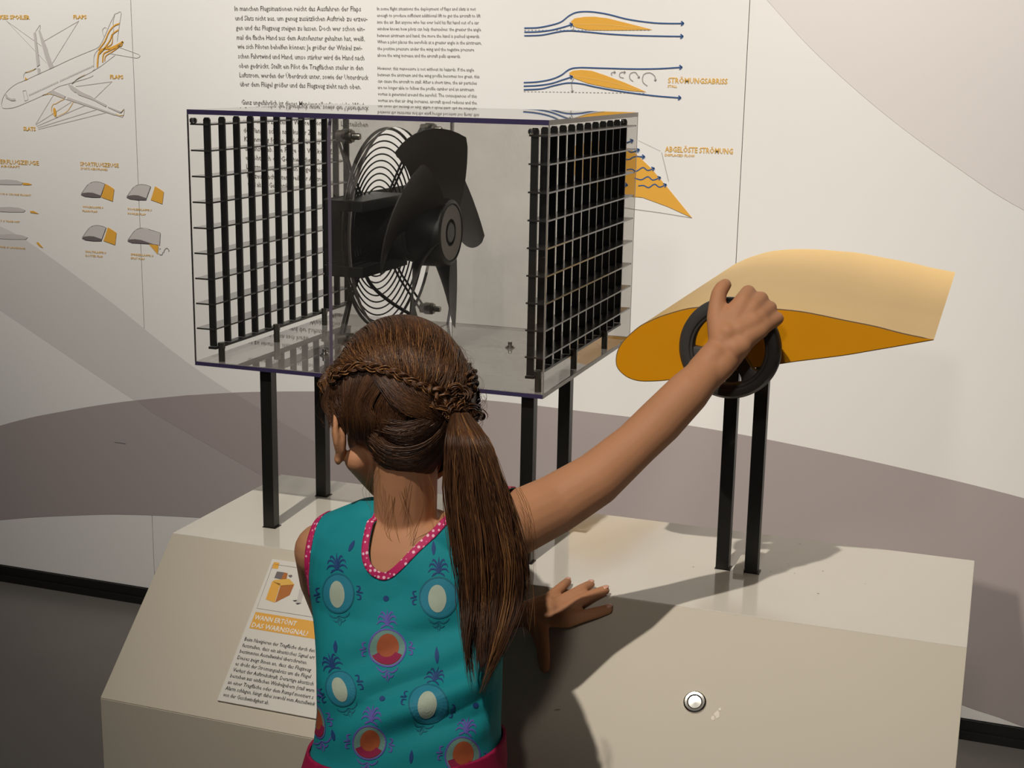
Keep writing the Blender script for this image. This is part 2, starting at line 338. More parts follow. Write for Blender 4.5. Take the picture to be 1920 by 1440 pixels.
# main text
DE = [('In manchen Flugsituationen reicht das Ausfahren der Flaps', 20, 677), ('und Slats nicht aus, um genug zusätzlichen Auftrieb zu erzeu-', 38, 689), ('gen und das Flugzeug steigen zu lassen. Doch wer schon ein-', 56, 684),
      ('mal die flache Hand aus dem Autofenster gehalten hat, weiß,', 74, 684), ('wie sich Piloten behelfen können: Je größer der Winkel zwi-', 91, 679), ('schen Fahrtwind und Hand, umso stärker wird die Hand nach', 109, 683),
      ('oben gedrückt. Stellt ein Pilot die Tragflächen steiler in den', 127, 681), ('Luftstrom, werden der Überdruck unter, sowie der Unterdruck', 144.5, 691), ('über dem Flügel größer und das Flugzeug zieht nach oben.', 161.5, 677),
      ('Ganz ungefährlich ist dieses Manöver allerdings nicht. Wird', 195.5, 682), ('es zu einem zu steilen Winkel, können die Luftteilchen', 230, 690), ('den Flanken schon nach kurzer Zeit nicht mehr der', 248, 655), ('Krümmung folgen und der Luftstrom reißt', 264.5, 640),
      ('ungünstig ab. Die Folge des Winkels: Zwar', 282, 640), ('erhöht sich die Geschwindigkeit des Flug-', 299, 640), ('Luftströmung unter den Flügeln nicht,', 316, 615), ('Flugzeug nach unten, weil der Auftrieb', 333, 612), ('wird als die Gewichtskraft.', 349, 553)]
texts('printed_text', [(t, (440+.075*(y-20), y), (x, y+5.5*(x-440)/250), 9.6) for t, y, x in DE], m_tgrey, lambda x, y: (x, y), bold=.002)
EN = [('In some flight situations the deployment of flaps and slats is not', 19, 892), ('enough to produce sufficient additional lift to get the aircraft to lift', 31.5, 901), ('into the air. But anyone who has ever held his flat hand out of a car', 44, 898),
      ('window knows how pilots can help themselves: the greater the angle', 56.5, 902), ('between airstream and hand, the more the hand is pushed upwards.', 69, 900), ('When a pilot places the aerofoils at a greater angle in the airstream,', 81, 903),
      ('the positive pressure under the wing and the negative pressure', 93.5, 889), ('above the wing increase and the aircraft pulls upwards.', 106, 864), ('However, this manoeuvre is not without its hazards. If the angle', 130.5, 889),
      ('between the airstream and the wing profile becomes too great, this', 142.5, 899), ('can cause the aircraft to stall. After a short time, the air particles', 154.5, 894), ('are no longer able to follow the profile camber and an airstream', 166.5, 889),
      ('vortex is generated around the aerofoil. The consequences of this', 178.5, 894), ('vortex are that air drag increases, aircraft speed reduces and the', 190.5, 894), ('strength of the lift force falls below the weight of the aircraft.', 202.5, 894)]
texts('printed_text', [(t, (707+.01*(y-19), y), (x, y+3.6*(x-707)/190), 6.6) for t, y, x in EN], m_tgrey, lambda x, y: (x, y), bold=.002)
# flow diagrams
e = lambda x, y: (940+x/3.2, y/3.2)
def arrowline(mb, s, w=.0026, h=.0012, f=e, head=13, smooth=True):
    uv = np.array(wuv(s, f)); uv = catmull(uv, 8) if smooth else uv; line_mb(mb, WP, uv, w, h)
    t = uv[-1]-uv[-2]; t /= np.linalg.norm(t); n = np.array([-t[1], t[0]]); L = head*.00036
    for sg in (1, -1): line_mb(mb, WP, np.array([uv[-1]+t*w*.6, uv[-1]-t*L+n*sg*L]), w, h)
mb = MB()
arrowline(mb, [(138, 168), (220, 165), (300, 150), (360, 130), (410, 92), (460, 72), (540, 70), (640, 85), (760, 115), (900, 135), (1000, 140), (1092, 140)])
arrowline(mb, [(138, 192), (220, 190), (300, 180), (370, 163), (425, 146)])
arrowline(mb, [(138, 214), (240, 210), (330, 193), (400, 184), (500, 190), (640, 203), (800, 212), (950, 216), (1088, 218)])
arrowline(mb, [(135, 495), (220, 490), (300, 475), (360, 450), (410, 415), (470, 405), (600, 408), (800, 413), (950, 411), (1082, 403)])
arrowline(mb, [(135, 516), (220, 512), (300, 500), (370, 478), (425, 460)])
arrowline(mb, [(135, 538), (240, 532), (320, 512), (400, 497), (480, 502), (560, 520), (700, 545), (900, 572), (1075, 587)])
for s in ([(600, 838), (720, 845), (750, 855), (788, 842)], [(720, 905), (750, 895), (780, 913), (826, 898)], [(690, 940), (760, 957), (800, 940), (858, 940)], [(752, 1018), (785, 1015), (810, 1027), (850, 1005), (880, 1022), (916, 1010)],
          [(800, 1068), (840, 1078), (880, 1060), (910, 1080), (953, 1065)], [(822, 1115), (855, 1113), (885, 1125), (920, 1105), (950, 1122), (988, 1108)], [(640, 1080), (700, 1100), (755, 1110)]):
    arrowline(mb, s, .0026, .0014)
obj('printed_arrow', mb, m_blue, wall)
wp('printed_aerofoil', [(418, 128), (440, 110), (500, 101), (560, 100), (640, 110), (760, 140), (908, 178), (800, 180), (640, 182), (520, 180), (450, 165), (420, 145)], m_ochre, e)
wp('printed_aerofoil', [(408, 436), (430, 424), (480, 419), (540, 424), (620, 450), (740, 495), (872, 552), (780, 545), (640, 525), (520, 500), (440, 470), (410, 448)], m_ochre, e)
wp('printed_aerofoil', [(400, 900), (470, 860), (600, 840), (700, 858), (790, 905), (900, 1010), (1010, 1140), (1146, 1307), (1000, 1240), (850, 1185), (700, 1170), (560, 1140), (440, 1050)], m_ochre, e)
lines('printed_line', [[(430, 145), (640, 150), (870, 175)], [(430, 455), (640, 490), (850, 548)]], mat('light_ochre_print', (238, 196, 110), .5), e, .0011, h=.0013)
mb = MB()
for s in ([(665, 452), (660, 440), (672, 433), (684, 434)], [(735, 468), (712, 460), (712, 440), (725, 433), (744, 434)], [(792, 488), (772, 470), (775, 442), (805, 434), (828, 466)], [(878, 516), (850, 490), (855, 448), (890, 436), (920, 455), (926, 484)], [(430, 150), (435, 170), (428, 184)], [(436, 470), (422, 500), (428, 550)]):
    arrowline(mb, s, .0012, .0013, head=8)
line_mb(mb, WP, np.array(wuv([(640, 1230), (800, 1255), (950, 1275), (1146, 1307)], e)), .0008, .0009)
for a, b, n, ww in (((825, 843), (958, 907), 46, .0009), ((963, 915), (1005, 1090), 50, .0012)):
    for k in range(0, n, 2):
        t0, t1 = k/n, (k+1)/n; A, B = np.array(wuv([a, b], e)); line_mb(mb, WP, np.array([A+(B-A)*t0, A+(B-A)*t1]), ww, .0011)
for a, b, n in (((138, 181), (900, 181), 70), ((135, 549), (870, 560), 66)):
    for k in range(0, n, 2):
        A, B = np.array(wuv([a, b], e)); line_mb(mb, WP, np.array([A+(B-A)*k/n, A+(B-A)*(k+1)/n]), .001, .0009)
obj('printed_line', mb, m_tgrey, wall)
texts('printed_text', [('STRÖMUNGSABRISS', (1000, 497), (1358, 499), 34), ('STALL', (998, 524), (1056, 525), 16), ('ABGELÖSTE STRÖMUNG', (982, 909), (1390, 914), 34), ('DISPLACED FLOW', (982, 936), (1162, 938), 16)], m_ochret, e, bold=.02)
for s in ([(400, 250), (430, 254), (460, 256)],): lines('wall_scratch', [[(215, 829), (225, 830), (236, 832)]], m_tgrey, lambda x, y: (x, y), .001)

# ---------------------------------------------------------------- console
H = .80; L = 1.0824; D = .32; SY = .1833; SZ = .173
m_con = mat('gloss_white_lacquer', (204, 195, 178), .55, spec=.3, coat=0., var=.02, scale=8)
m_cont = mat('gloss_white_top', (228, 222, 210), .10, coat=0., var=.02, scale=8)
con = thing('display_console', 'long glossy off-white display console with sloping front in front of the printed wall', 'console')
obj('body', MB().add([(x, y, z) for x in (.002, L-.002) for y, z in ((D-.002, 0), (-SY+.004, 0), (-SY+.004, H-SZ-.004), (-.003, H-.006), (D-.002, H-.006))],
    [(0, 1, 2, 3, 4), (9, 8, 7, 6, 5), (0, 5, 6, 1), (1, 6, 7, 2), (2, 7, 8, 3), (3, 8, 9, 4), (4, 9, 5, 0)]), m_con, con)
sn = np.array([0, -SZ, SY]); sn = np.array([0, -.6864, .7273])
SP = Plane((0, 0, H), (1, 0, 0), (0, .7273, .6864))
def quad_panel(name, P, n, t, m, parent, bevel=.0008):
    P = [np.array(q) for q in P]; n = np.array(n)
    return obj(name, MB().add(P+[q-n*t for q in P], [(0, 1, 2, 3), (7, 6, 5, 4), (0, 4, 5, 1), (1, 5, 6, 2), (2, 6, 7, 3), (3, 7, 4, 0)]), m, parent, bevel=bevel)
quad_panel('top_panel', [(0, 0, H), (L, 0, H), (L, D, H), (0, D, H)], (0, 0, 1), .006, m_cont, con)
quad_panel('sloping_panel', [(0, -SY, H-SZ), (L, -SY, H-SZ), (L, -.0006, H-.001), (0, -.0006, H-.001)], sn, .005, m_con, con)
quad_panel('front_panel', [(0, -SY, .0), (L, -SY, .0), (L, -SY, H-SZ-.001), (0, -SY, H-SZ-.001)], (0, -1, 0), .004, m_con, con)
# steel push button
m_steel = mat('brushed_steel', (196, 194, 188), .22, 1., var=.1, scale=300); m_steel2 = mat('dark_steel', (130, 128, 122), .3, 1.)
bc = SP.px(1303, 1317); 
pb = obj('push_button', MB().lathe([(0.0001, .0012), (.0078, .0016), (.0083, .0008), (.0088, .0030), (.0120, .0034), (.0136, .0022), (.0140, 0)], bc, sn, 48), m_steel, con, smooth='auto')
obj('button_ring', MB().lathe([(.0080, .0018), (.0086, .0024), (.0091, .0034), (.0088, .0014)], bc+sn*.0004, sn, 40, True), m_steel2, pb, smooth='auto')
# scuffs and painted glints on the lacquer
m_scuff = mat('scuff_mark', (150, 140, 126), .6); m_glint = mat('smear_glint', (236, 228, 212), .7)
mb = MB()
for (x, y, s, a) in ((1045, 1331, 5, .2),):
    cc = SP.uv(x, y); poly_mb(mb, SP, [cc+np.array([math.cos(t)*s*.0008, math.sin(t)*s*.00025+math.cos(t)*.001]) for t in np.linspace(0, 6, 9)], .0003); obj('scuff_mark', mb, m_scuff, con)
TP = Plane((0, 0, H), (1, 0, 0), (0, 1, 0))
for x, y in ((1543, 1071), (1622, 1095), (1534, 1113), (1485, 1037), (1500, 1020), (1490, 1075), (1478, 1058), (1300, 1063), (1465, 1065), (1445, 1072)):
    mb = MB(); cc = TP.uv(x, y); r = random.uniform(.0006, .0012); poly_mb(mb, TP, [cc+np.array([math.cos(t)*r*1.4, math.sin(t)*r]) for t in np.linspace(0, 5.5, 7)], .0003); obj('scuff_mark', mb, m_scuff, con)
mb = MB()
for (x, y, s) in ((1345, 1340, 6), (1350, 1330, 3), (1337, 1346, 4)):
    cc = SP.uv(x, y); poly_mb(mb, SP, [cc+np.array([math.cos(t)*s*.0006*random.uniform(.6, 1.2), math.sin(t)*s*.0008*random.uniform(.6, 1.2)]) for t in np.linspace(0, 5.8, 11)], .0003)
obj('smear_glint', mb, m_glint, con)  # smear glints: lamp light scattered off the slope, painted as pale patches

# ---------------------------------------------------------------- sign on the slope
s0 = SP.uv(512, 1050); s1 = SP.uv(410, 1315)
sx0, sv1, sv0 = .1692, s0[1], s1[1]; sx1 = sx0+.205
sign = thing('information_sign', 'thin white printed information sign lying on the sloping console front, partly behind the girl', 'sign')
m_sign = mat('sign_board', (226, 222, 214), .35, var=.01)
quad_panel('board', [SP.lift(np.array(q), .0035) for q in ((sx0, sv0), (sx1, sv0), (sx1, sv1), (sx0, sv1))], sn, .0033, m_sign, sign, .0004)
g = lambda x, y: (400+x/4.5, 1040+y/4.5)
def sp(name, pts, m, h=.0038, smooth=False):
    mb = MB(); poly_mb(mb, SP, [SP.uv(*g(x, y)) for x, y in pts], h); return obj(name, mb, m, sign)
hd = [SP.uv(*g(362, 492)), SP.uv(*g(312, 630))]
mb = MB(); poly_mb(mb, SP, [(hd[1][0], hd[1][1]), (sx1-.012, hd[1][1]), (sx1-.012, hd[0][1]), (hd[1][0], hd[0][1])], .0038); obj('printed_header', mb, m_ochre, sign)
sp('printed_tag', [(520, 72), (566, 78), (553, 130), (504, 126)], m_ochre)
a = SP.uv(*g(512, 90)); b = SP.uv(*g(376, 462))
mb = MB(); line_mb(mb, SP, np.array([(a[0], a[1]), (b[0], b[1]), (sx1-.012, b[1]), (sx1-.012, a[1])])[:3], .0005, .0038); line_mb(mb, SP, np.array([(a[0], a[1]), (sx1-.012, a[1])]), .0005, .0038); obj('printed_frame', mb, m_tgrey, sign)
sp('printed_picture', [(505, 235), (575, 255), (525, 415), (450, 388)], m_ochre); sp('printed_picture', [(575, 270), (690, 262), (652, 352), (530, 414)], m_brown)
sp('printed_picture', [(505, 235), (530, 222), (650, 215), (692, 262), (575, 275)], mat('yellow_print', (228, 180, 80), .5)); sp('printed_picture', [(545, 152), (605, 160), (580, 218), (522, 208)], m_dgrey); sp('printed_picture', [(605, 160), (636, 168), (625, 215), (580, 218)], m_brown)
sp('printed_picture', [(735, 300), (775, 310), (752, 392), (742, 420), (700, 415), (715, 390)], m_grey); sp('printed_picture', [(676, 396), (715, 392), (728, 404), (690, 406)], m_tgrey2); sp('printed_picture', [(702, 422), (740, 412), (750, 420), (718, 432)], m_tgrey2)
sp('printed_picture', [(640, 185), (668, 180), (676, 192), (660, 205), (645, 196)], m_dgrey)
def stext(name, specs, m, bold, h=.0042):
    mb = MB()
    for body, (x0, y0), x1, cap in specs:
        a = SP.uv(*g(x0, y0)); v, f = text_arr(body, bold); b0 = SP.uv(*g(x1, y0+(x1-x0)*.176)); wd = v[:, 0].max()-v[:, 0].min(); sxx = (b0[0]-a[0])/wd
        uv = np.stack([a[0]+(v[:, 0]-v[:, 0].min())*sxx, a[1]+v[:, 1]*cap], 1); P = SP.lift(uv, h); q = []
        for t in f:
            A, B, C = P[t[0]], P[t[1]], P[t[2]]; q.append(t if np.cross(B-A, C-A)@SP.N > 0 else t[::-1])
        mb.add(P, q)
    return obj(name, mb, m, sign)
stext('printed_text', [('WANN ERTÖNT', (352, 556), 702, .0098), ('DAS WARNSIGNAL?', (330, 620), 800, .0098)], m_cream, .02)
stext('printed_text', [('Beim Navigieren der Tragfläche durch den', (270, 735), 858, .0076), ('feststellen, dass ein akustisches Signal ert', (250, 788), 858, .0076), ('bestimmten Anstellwinkel überschreiten.', (230, 838), 795, .0076), ('Dieses zeigt Ihnen an, dass das Flugzeug', (210, 890), 828, .0076),
    ('es droht der Strömungsabriss um die Flügel', (192, 942), 826, .0076), ('Verlust der Auftriebskraft. Derartige akustisch', (172, 994), 850, .0076), ('bestehen aus einfachen Winkelgebern (stall warn', (150, 1044), 858, .0076), ('an einer Tragfläche oder dem Rumpf montiert s', (130, 1098), 850, .0076),
    ('Alarm schlagen, hängt dabei sowohl vom Anstellwink', (110, 1148), 865, .0076), ('von der Geschwindigkeit ab.', (90, 1204), 476, .0076)], m_tgrey2, .0)

# ---------------------------------------------------------------- acrylic case with fan
X0, X1, Y0, Y1, Z0, Z1 = .0087, .5314, .0594, .5044, 1.0342, 1.3926
m_clear = acrylic('clear_acrylic', (.985, .985, .98), .006)
m_smoke = acrylic('hazy_acrylic', (.86, .85, .835), .12, (.48, .45, .42))
m_base = acrylic('base_acrylic', (.74, .725, .71), .40, (.42, .40, .375), 1.4)
m_topa = acrylic('top_acrylic', (.93, .93, .925), .03, (.55, .53, .5), 2.2)
m_pedge = mat('purple_cut_edge', (62, 54, 88), .35); m_gedge = mat('grey_cut_edge', (136, 131, 126), .3); m_pedge2 = mat('violet_grey_edge', (104, 94, 112), .3)
case = thing('acrylic_case', 'large clear acrylic box with purple cut edges on four black posts', 'display case')
def apanel(name, a, b, thin, mface, front=m_pedge, side=m_gedge):
    x0, y0, z0 = a; x1, y1, z1 = b
    mb = MB(); V = [(x0, y0, z0), (x1, y0, z0), (x1, y1, z0), (x0, y1, z0), (x0, y0, z1), (x1, y0, z1), (x1, y1, z1), (x0, y1, z1)]
    faces = {'z-': (0, 3, 2, 1), 'z+': (4, 5, 6, 7), 'y-': (0, 1, 5, 4), 'x+': (1, 2, 6, 5), 'y+': (2, 3, 7, 6), 'x-': (3, 0, 4, 7)}
    mb.v = V
    for k, f in faces.items():
        mi = 0 if k[0] == thin else (1 if k == 'y-' else 2)
        mb.f.append(f); mb.m.append(mi)
    return link(name, mb.mesh(name), [mface, front, side], case)
apanel('top_panel', (X0, Y0, Z1-.0065), (X1, Y1, Z1), 'z', m_topa)
apanel('bottom_panel', (X0, Y0, Z0), (X1, Y1, Z0+.0055), 'z', m_base)
apanel('front_panel', (X0, Y0+.0002, Z0+.0056), (X1, Y0+.0042, Z1-.0066), 'y', m_clear, m_gedge, m_gedge)
apanel('back_panel', (.2255, Y1-.0042, Z0+.0056), (X1, Y1-.0002, Z1-.0066), 'y', m_smoke, m_gedge, m_gedge)
# thin visible joints of the front panel
for x in (X0, X1-.0008):
    obj('panel_edge', MB().box((x, Y0-.0002, Z0+.0056), (x+.0008, Y0+.0001, Z1-.0066)), mat('dark_joint_line', (58, 52, 58), .4) if x == X0 else m_gedge, case)
# partition with a round opening
px0, px1 = .2203, .2253; fc = np.array([.211, .272, 1.2185]); RO = .150
def partition():
    mb = MB(); n = 64; y0, y1, z0, z1 = Y0+.0044, Y1-.0044, Z0+.0057, Z1-.0067; cy, cz = fc[1], fc[2]
    ang = [2*math.pi*k/n for k in range(n)]; inner = [(cy+RO*math.cos(t), cz+RO*math.sin(t)) for t in ang]; outer = []
    for t in ang:
        dx, dz = math.cos(t), math.sin(t); k = min(((y1-cy)/dx if dx > 1e-9 else (y0-cy)/dx if dx < -1e-9 else 9), ((z1-cz)/dz if dz > 1e-9 else (z0-cz)/dz if dz < -1e-9 else 9)); outer.append((cy+dx*k, cz+dz*k))
    V = [(x, a, b) for x in (px0, px1) for ring in (inner, outer) for a, b in ring]; Fc = []; M = []
    for k in range(n):
        j = (k+1) % n
        Fc += [(k, j, n+j, n+k), (2*n+j, 2*n+k, 3*n+k, 3*n+j), (j, k, 2*n+k, 2*n+j), (n+k, n+j, 3*n+j, 3*n+k)]; M += [0, 0, 2, 1]
    mb.v = V; mb.f = Fc; mb.m = M
    me = mb.mesh('partition_panel'); return link('partition_panel', me, [m_smoke, m_pedge2, m_gedge], case)
partition()
m_black = mat('black_powder_coat', (26, 25, 23), .38, var=.12, scale=60, bump=.03, bscale=400)
m_black2 = mat('black_plastic', (24, 23, 22), .42, var=.15, scale=40)
m_blackm = mat('black_fan_metal', (34, 32, 31), .45, var=.1, scale=60)
def post(x, y, z1, parent, w=.0175, dd=.0165):
    p = obj('support_post', MB().box((x-w/2, y-dd/2, H+.0012), (x+w/2, y+dd/2, z1)), m_black, parent, bevel=.0008)
    obj('foot_plate', MB().box((x-w/2-.001, y-dd/2-.0008, H+.0001), (x+w/2+.0025, y+dd/2+.0008, H+.0012)), m_black2, p); return p
for x in (.1150, .5065):
    for y in (.0795, .2435): post(x, y, Z0, case)
for x, y in ((.155, .176), (.384, .174), (.385, .343), (.155, .343)):
    fz = Z0+.0055; b = obj('bolt', MB().lathe([(.0001, .009), (.003, .009), (.0034, .0075), (.0034, .004), (.0052, .0035), (.0052, .0022), (.0075, .0018), (.0075, 0)], (x, y, fz), (0, 0, 1), 20), m_steel, case, smooth='auto')

# louvre grilles
def grille(name, label, xv, xs0, xs1, sgn):
    g = thing(name, label, 'grille', group='louvred grilles at the ends of the acrylic box')
    Ys = [.064+.0391*i for i in range(12)]
    vb = MB()
    for i, y in enumerate(Ys):
        b = MB(); w = .0050; t = .0016
        zt = Z1-.0105; prof = [(xv-w, 1.0625), (xv+w, 1.0625), (xv+w, zt-.003), (xv+w-.002, zt), (xv-w+.002, zt), (xv-w, zt-.003)]
        b.add([(x, y-t+.0045, z) for x, z in prof]+[(x, y+t+.0045, z) for x, z in prof], [tuple(range(6)), tuple(range(11, 5, -1))]+[(k, 6+k, 6+(k+1) % 6, (k+1) % 6) for k in range(6)])
        obj('vertical_bar', b, m_black, g)
    for k in range(9):
        z = 1.3725-.0357*k
        sl = obj('slat', MB().box((xs0, .0645, z-.0011), (xs1, .4995, z+.0011)), m_slat, g)
    obj('bottom_rail', MB().box((xv-.006, .0645, 1.0585), (xv+.006, .4995, 1.0618)), m_black, g)
    for y in (.075, .235, .395):
        f = MB().lathe([(.0001, 0), (.0046, 0), (.0046, .0185), (.0001, .0185)], (xv+sgn*.009, y, Z0+.0055), (0, 0, 1), 14)
        f.lathe([(.0001, .0186), (.0052, .0186), (.0052, .0275), (.0001, .0275)], (xv+sgn*.009, y, Z0+.0055), (0, 0, 1), 6)
        f.box((xv-.004, y-.004, Z0+.024), (xv+sgn*.009+.001, y+.004, Z0+.028))
        obj('foot', f, mat('grey_steel_foot', (92, 90, 84), .35, .8), g, smooth='auto')
    xb = (xs0+xs1)/2-.010*1
    for y in (.0665, .4935): obj('bolt', MB().lathe([(.0001, 0), (.0035, 0), (.0052, .002), (.0052, .0055), (.0035, .0075), (.0001, .0078)], (xb, y, 1.3725+.0012), (0, 0, 1), 16), m_steel, g, smooth='auto')
    return g
m_slat = mat('black_slat', (46, 44, 41), .28, coat=.4)
grille('air_grille', 'black louvred grille at the left end of the acrylic box', .0345, X0+.0015, .0385, 1)
grille('air_grille', 'black louvred grille at the right end of the acrylic box', .5105, .5035, X1-.0012, 1)

# fan
fan = thing('axial_fan', 'black axial fan with round wire guard inside the acrylic box', 'fan')
fx, fy, fz = fc
gd = obj('guard_rim', MB().tube([(fx, fy+.1475*math.cos(t), fz+.1475*math.sin(t)) for t in np.linspace(0, 2*math.pi, 96, endpoint=False)], .0022, 8, closed=True), mat('grey_guard_rim', (74, 71, 68), .35, .6), fan, smooth=True)
for k in range(9):
    r = .062+.0096*k; off = -.014*(1-((r-.05)/.1)**2)
    obj('guard_wire', MB().tube([(fx+off, fy+r*math.cos(t), fz+r*math.sin(t)) for t in np.linspace(0, 2*math.pi, 72, endpoint=False)], .00125, 6, closed=True), m_blackm, fan, smooth=True)
bolts = [(fy-.146+.000, fz+.142), (fy-.146, fz-.142), (fy+.146, fz+.142), (fy+.146, fz-.142)]
for by, bz in bolts:
    dv = np.array([0, fy-by, fz-bz]); ln = np.linalg.norm(dv); dv /= ln; nv = np.array([0, -dv[2], dv[1]])
    for s in (-1, 1):
        A = np.array([fx-.004, by, bz])+nv*s*.0055; B = A+dv*(ln-.045)+np.array([-.014, 0, 0])-nv*s*.002
        obj('guard_arm', MB().tube([A, (A+B)/2+np.array([-.004, 0, 0]), B], .0022, 6, flat=.7), m_blackm, fan)
    f = MB().lathe([(.0001, .030), (.0040, .030), (.0046, .028), (.0046, .020), (.0080, .0195), (.0080, .0165), (.0098, .016), (.0098, .004), (.0080, .0035), (.0080, -.004), (.0001, -.004)], (fx-.002, by, bz), (1, 0, 0), 20)
    obj('mounting_bolt', f, mat('fan_bolt_steel', (150, 146, 138), .35, .9), fan, smooth='auto')
obj('motor', MB().lathe([(.0001, -.075), (.040, -.075), (.045, -.070), (.0455, -.004), (.0455, .045), (.047, .047), (.047, .052), (.0001, .052)], (fx, fy, fz), (1, 0, 0), 40), m_black2, fan, smooth='auto')
for s in (-1, 1):
    obj('motor_bracket', MB().box((fx-.030, fy-.145, fz+s*.046-.0075), (fx+.03, fy+.010, fz+s*.046+.0075)).box((fx-.030, fy-.145, fz+s*.046-.0085), (fx-.026, fy+.145, fz+s*.046+.0085)), m_black2, fan, bevel=.001)
obj('terminal_box', MB().box((fx-.075, fy-.06, fz-.048), (fx-.046, fy+.06, fz+.046)), m_black2, fan, bevel=.003)
hx = fx+.054
hub = obj('hub', MB().lathe([(.0001, 0), (.0500, 0), (.0510, .003), (.0505, .044), (.0480, .0495), (.0430, .0515), (.0415, .0490), (.0200, .0485), (.0185, .0450), (.0001, .0448)], (hx, fy, fz), (1, 0, 0), 56), m_black2, fan, smooth='auto')
obj('hub_cap', MB().lathe([(.0001, .0500), (.0140, .0500), (.0150, .0490), (.0150, .045), (.0001, .045)], (hx, fy, fz), (1, 0, 0), 32), mat('dark_hub_cap', (40, 39, 38), .4), hub, smooth='auto')
obj('hub_face', MB().lathe([(.0200, .0498), (.0405, .0505), (.0408, .0488), (.0200, .0487)], (hx, fy, fz), (1, 0, 0), 48, True), mat('grey_hub_face', (104, 100, 96), .4, .3), hub, smooth='auto')
for b in range(5):
    t0 = math.radians(76-72*b); mb = MB(); nr, nc = 10, 9; V = []
    for side in (0, 1):
        for i in range(nr+1):
            s = i/nr; r = .048+(.150-.048)*s; half = math.radians(28+6*s)*(1 if s < .93 else .93); sweep = math.radians(20)*s**1.4
            pit = .027-.004*s
            for j in range(nc+1):
                u = j/nc*2-1; th = t0+sweep+u*half
                camber = .005*(1-u*u); x = hx+.024-u*pit-camber+(side-.5)*.0022*(1.05-abs(u)**3)
                V.append((x, fy+r*math.cos(th), fz+r*math.sin(th)))
    K = (nr+1)*(nc+1); w1 = nc+1
    Fc = [(i*w1+j, i*w1+j+1, (i+1)*w1+j+1, (i+1)*w1+j) for i in range(nr) for j in range(nc)]+[(K+i*w1+j, K+(i+1)*w1+j, K+(i+1)*w1+j+1, K+i*w1+j+1) for i in range(nr) for j in range(nc)]
    ed = [j for j in range(w1)]+[i*w1+nc for i in range(1, nr+1)]+[nr*w1+j for j in range(nc-1, -1, -1)]+[i*w1 for i in range(nr-1, 0, -1)]
    Fc += [(ed[k], K+ed[k], K+ed[(k+1) % len(ed)], ed[(k+1) % len(ed)]) for k in range(len(ed))]
    obj('blade', mb.add(V, Fc), mat('black_fan_blade', (44, 41, 39), .5, var=.08), fan, smooth='auto')
cab = catmull([(fx-.02, fy-.045, fz-.045), (fx-.012, fy-.03, fz-.08), (fx+.0, fy+.02, fz-.115), (fx+.02, fy+.08, fz-.150), (fx+.03, fy+.1, Z0+.009)], 6)
obj('cable', MB().tube(cab, .0028, 8), m_black2, fan, smooth=True)

# ---------------------------------------------------------------- wing model with hand wheel
wing = thing('wing_model', 'yellow aerofoil wing model on two black posts, turned by a black hand wheel', 'wing model')
YF, YB = .085, .715
cap_px = [(1751, 637.3), (1691.7, 625), (1641.4, 612), (1581, 600), (1540.7, 591.4), (1500.4, 584), (1454, 579.4), (1405, 575), (1350, 573.5), (1301, 577), (1281, 580.5), (1261, 586), (1236.6, 594), (1220.5, 601), (1200.4, 611), (1180, 628), (1166, 643), (1157.5, 659.5), (1155, 675), (1157, 688), (1166, 699.5), (1180, 709), (1200.4, 714.5), (1230.6, 714.5), (1257, 712), (1320, 703), (1400, 691.5), (1466, 681.7), (1494, 677.6), (1581, 666.6), (1641, 656.5), (1742, 639.5)]
pr = np.array([at(x, y, YF)[[0, 2]] for x, y in cap_px])
prs = np.vstack([catmull(pr, 3)[:-2]]); n = len(prs)
m_wing = mat('pale_yellow_wing_skin', (226, 186, 112), .45, coat=0., var=.08, scale=5); m_cap = mat('amber_end_cap', (226, 152, 10), .35, var=.05, scale=12)
m_wedge = mat('brown_edge_line', (120, 96, 60), .5)
V = [(a, YF+.002, b) for a, b in prs]+[(a, YB, b) for a, b in prs]
obj('wing_skin', MB().add(V, [(k, (k+1) % n, n+(k+1) % n, n+k) for k in range(n)]), m_wing, wing, smooth='auto')
cen = prs.mean(0)
def capmesh(y, t, sc, name, m):
    q = prs+(0 if sc == 1 else 1)*0; nrm = np.roll(q, -1, 0)-np.roll(q, 1, 0); nrm = np.stack([nrm[:, 1], -nrm[:, 0]], 1); nrm /= np.linalg.norm(nrm, axis=1)[:, None]+1e-9
    q = q+nrm*sc
    me = MB().add([(a, y, b) for a, b in q]+[(a, y+t, b) for a, b in q], [tuple(range(n-1, -1, -1)), tuple(range(n, 2*n))]+[(k, (k+1) % n, n+(k+1) % n, n+k) for k in range(n)])
    return obj(name, me, m, wing)
capmesh(YF, .002, .0004, 'cap_edge', m_wedge); capmesh(YF-.0006, .0007, -.0008, 'end_cap', m_cap); capmesh(YB, .002, 0, 'end_cap', m_wing)
def wing_bottom(x):
    lo = [b for (a, b) in prs if abs(a-x) < .03]; return min(lo)
for x in (.7615, .8005): post(x, .1580, wing_bottom(x)+.012, wing)
clip = MB().box((.7785, .1400, H+.0045), (.7925, .2000, H+.0075)).box((.7785, .1400, H+.0001), (.7925, .1430, H+.0045))
obj('cable_cover', clip, mat('white_plastic_clip', (214, 208, 196), .5), wing, bevel=.0006)
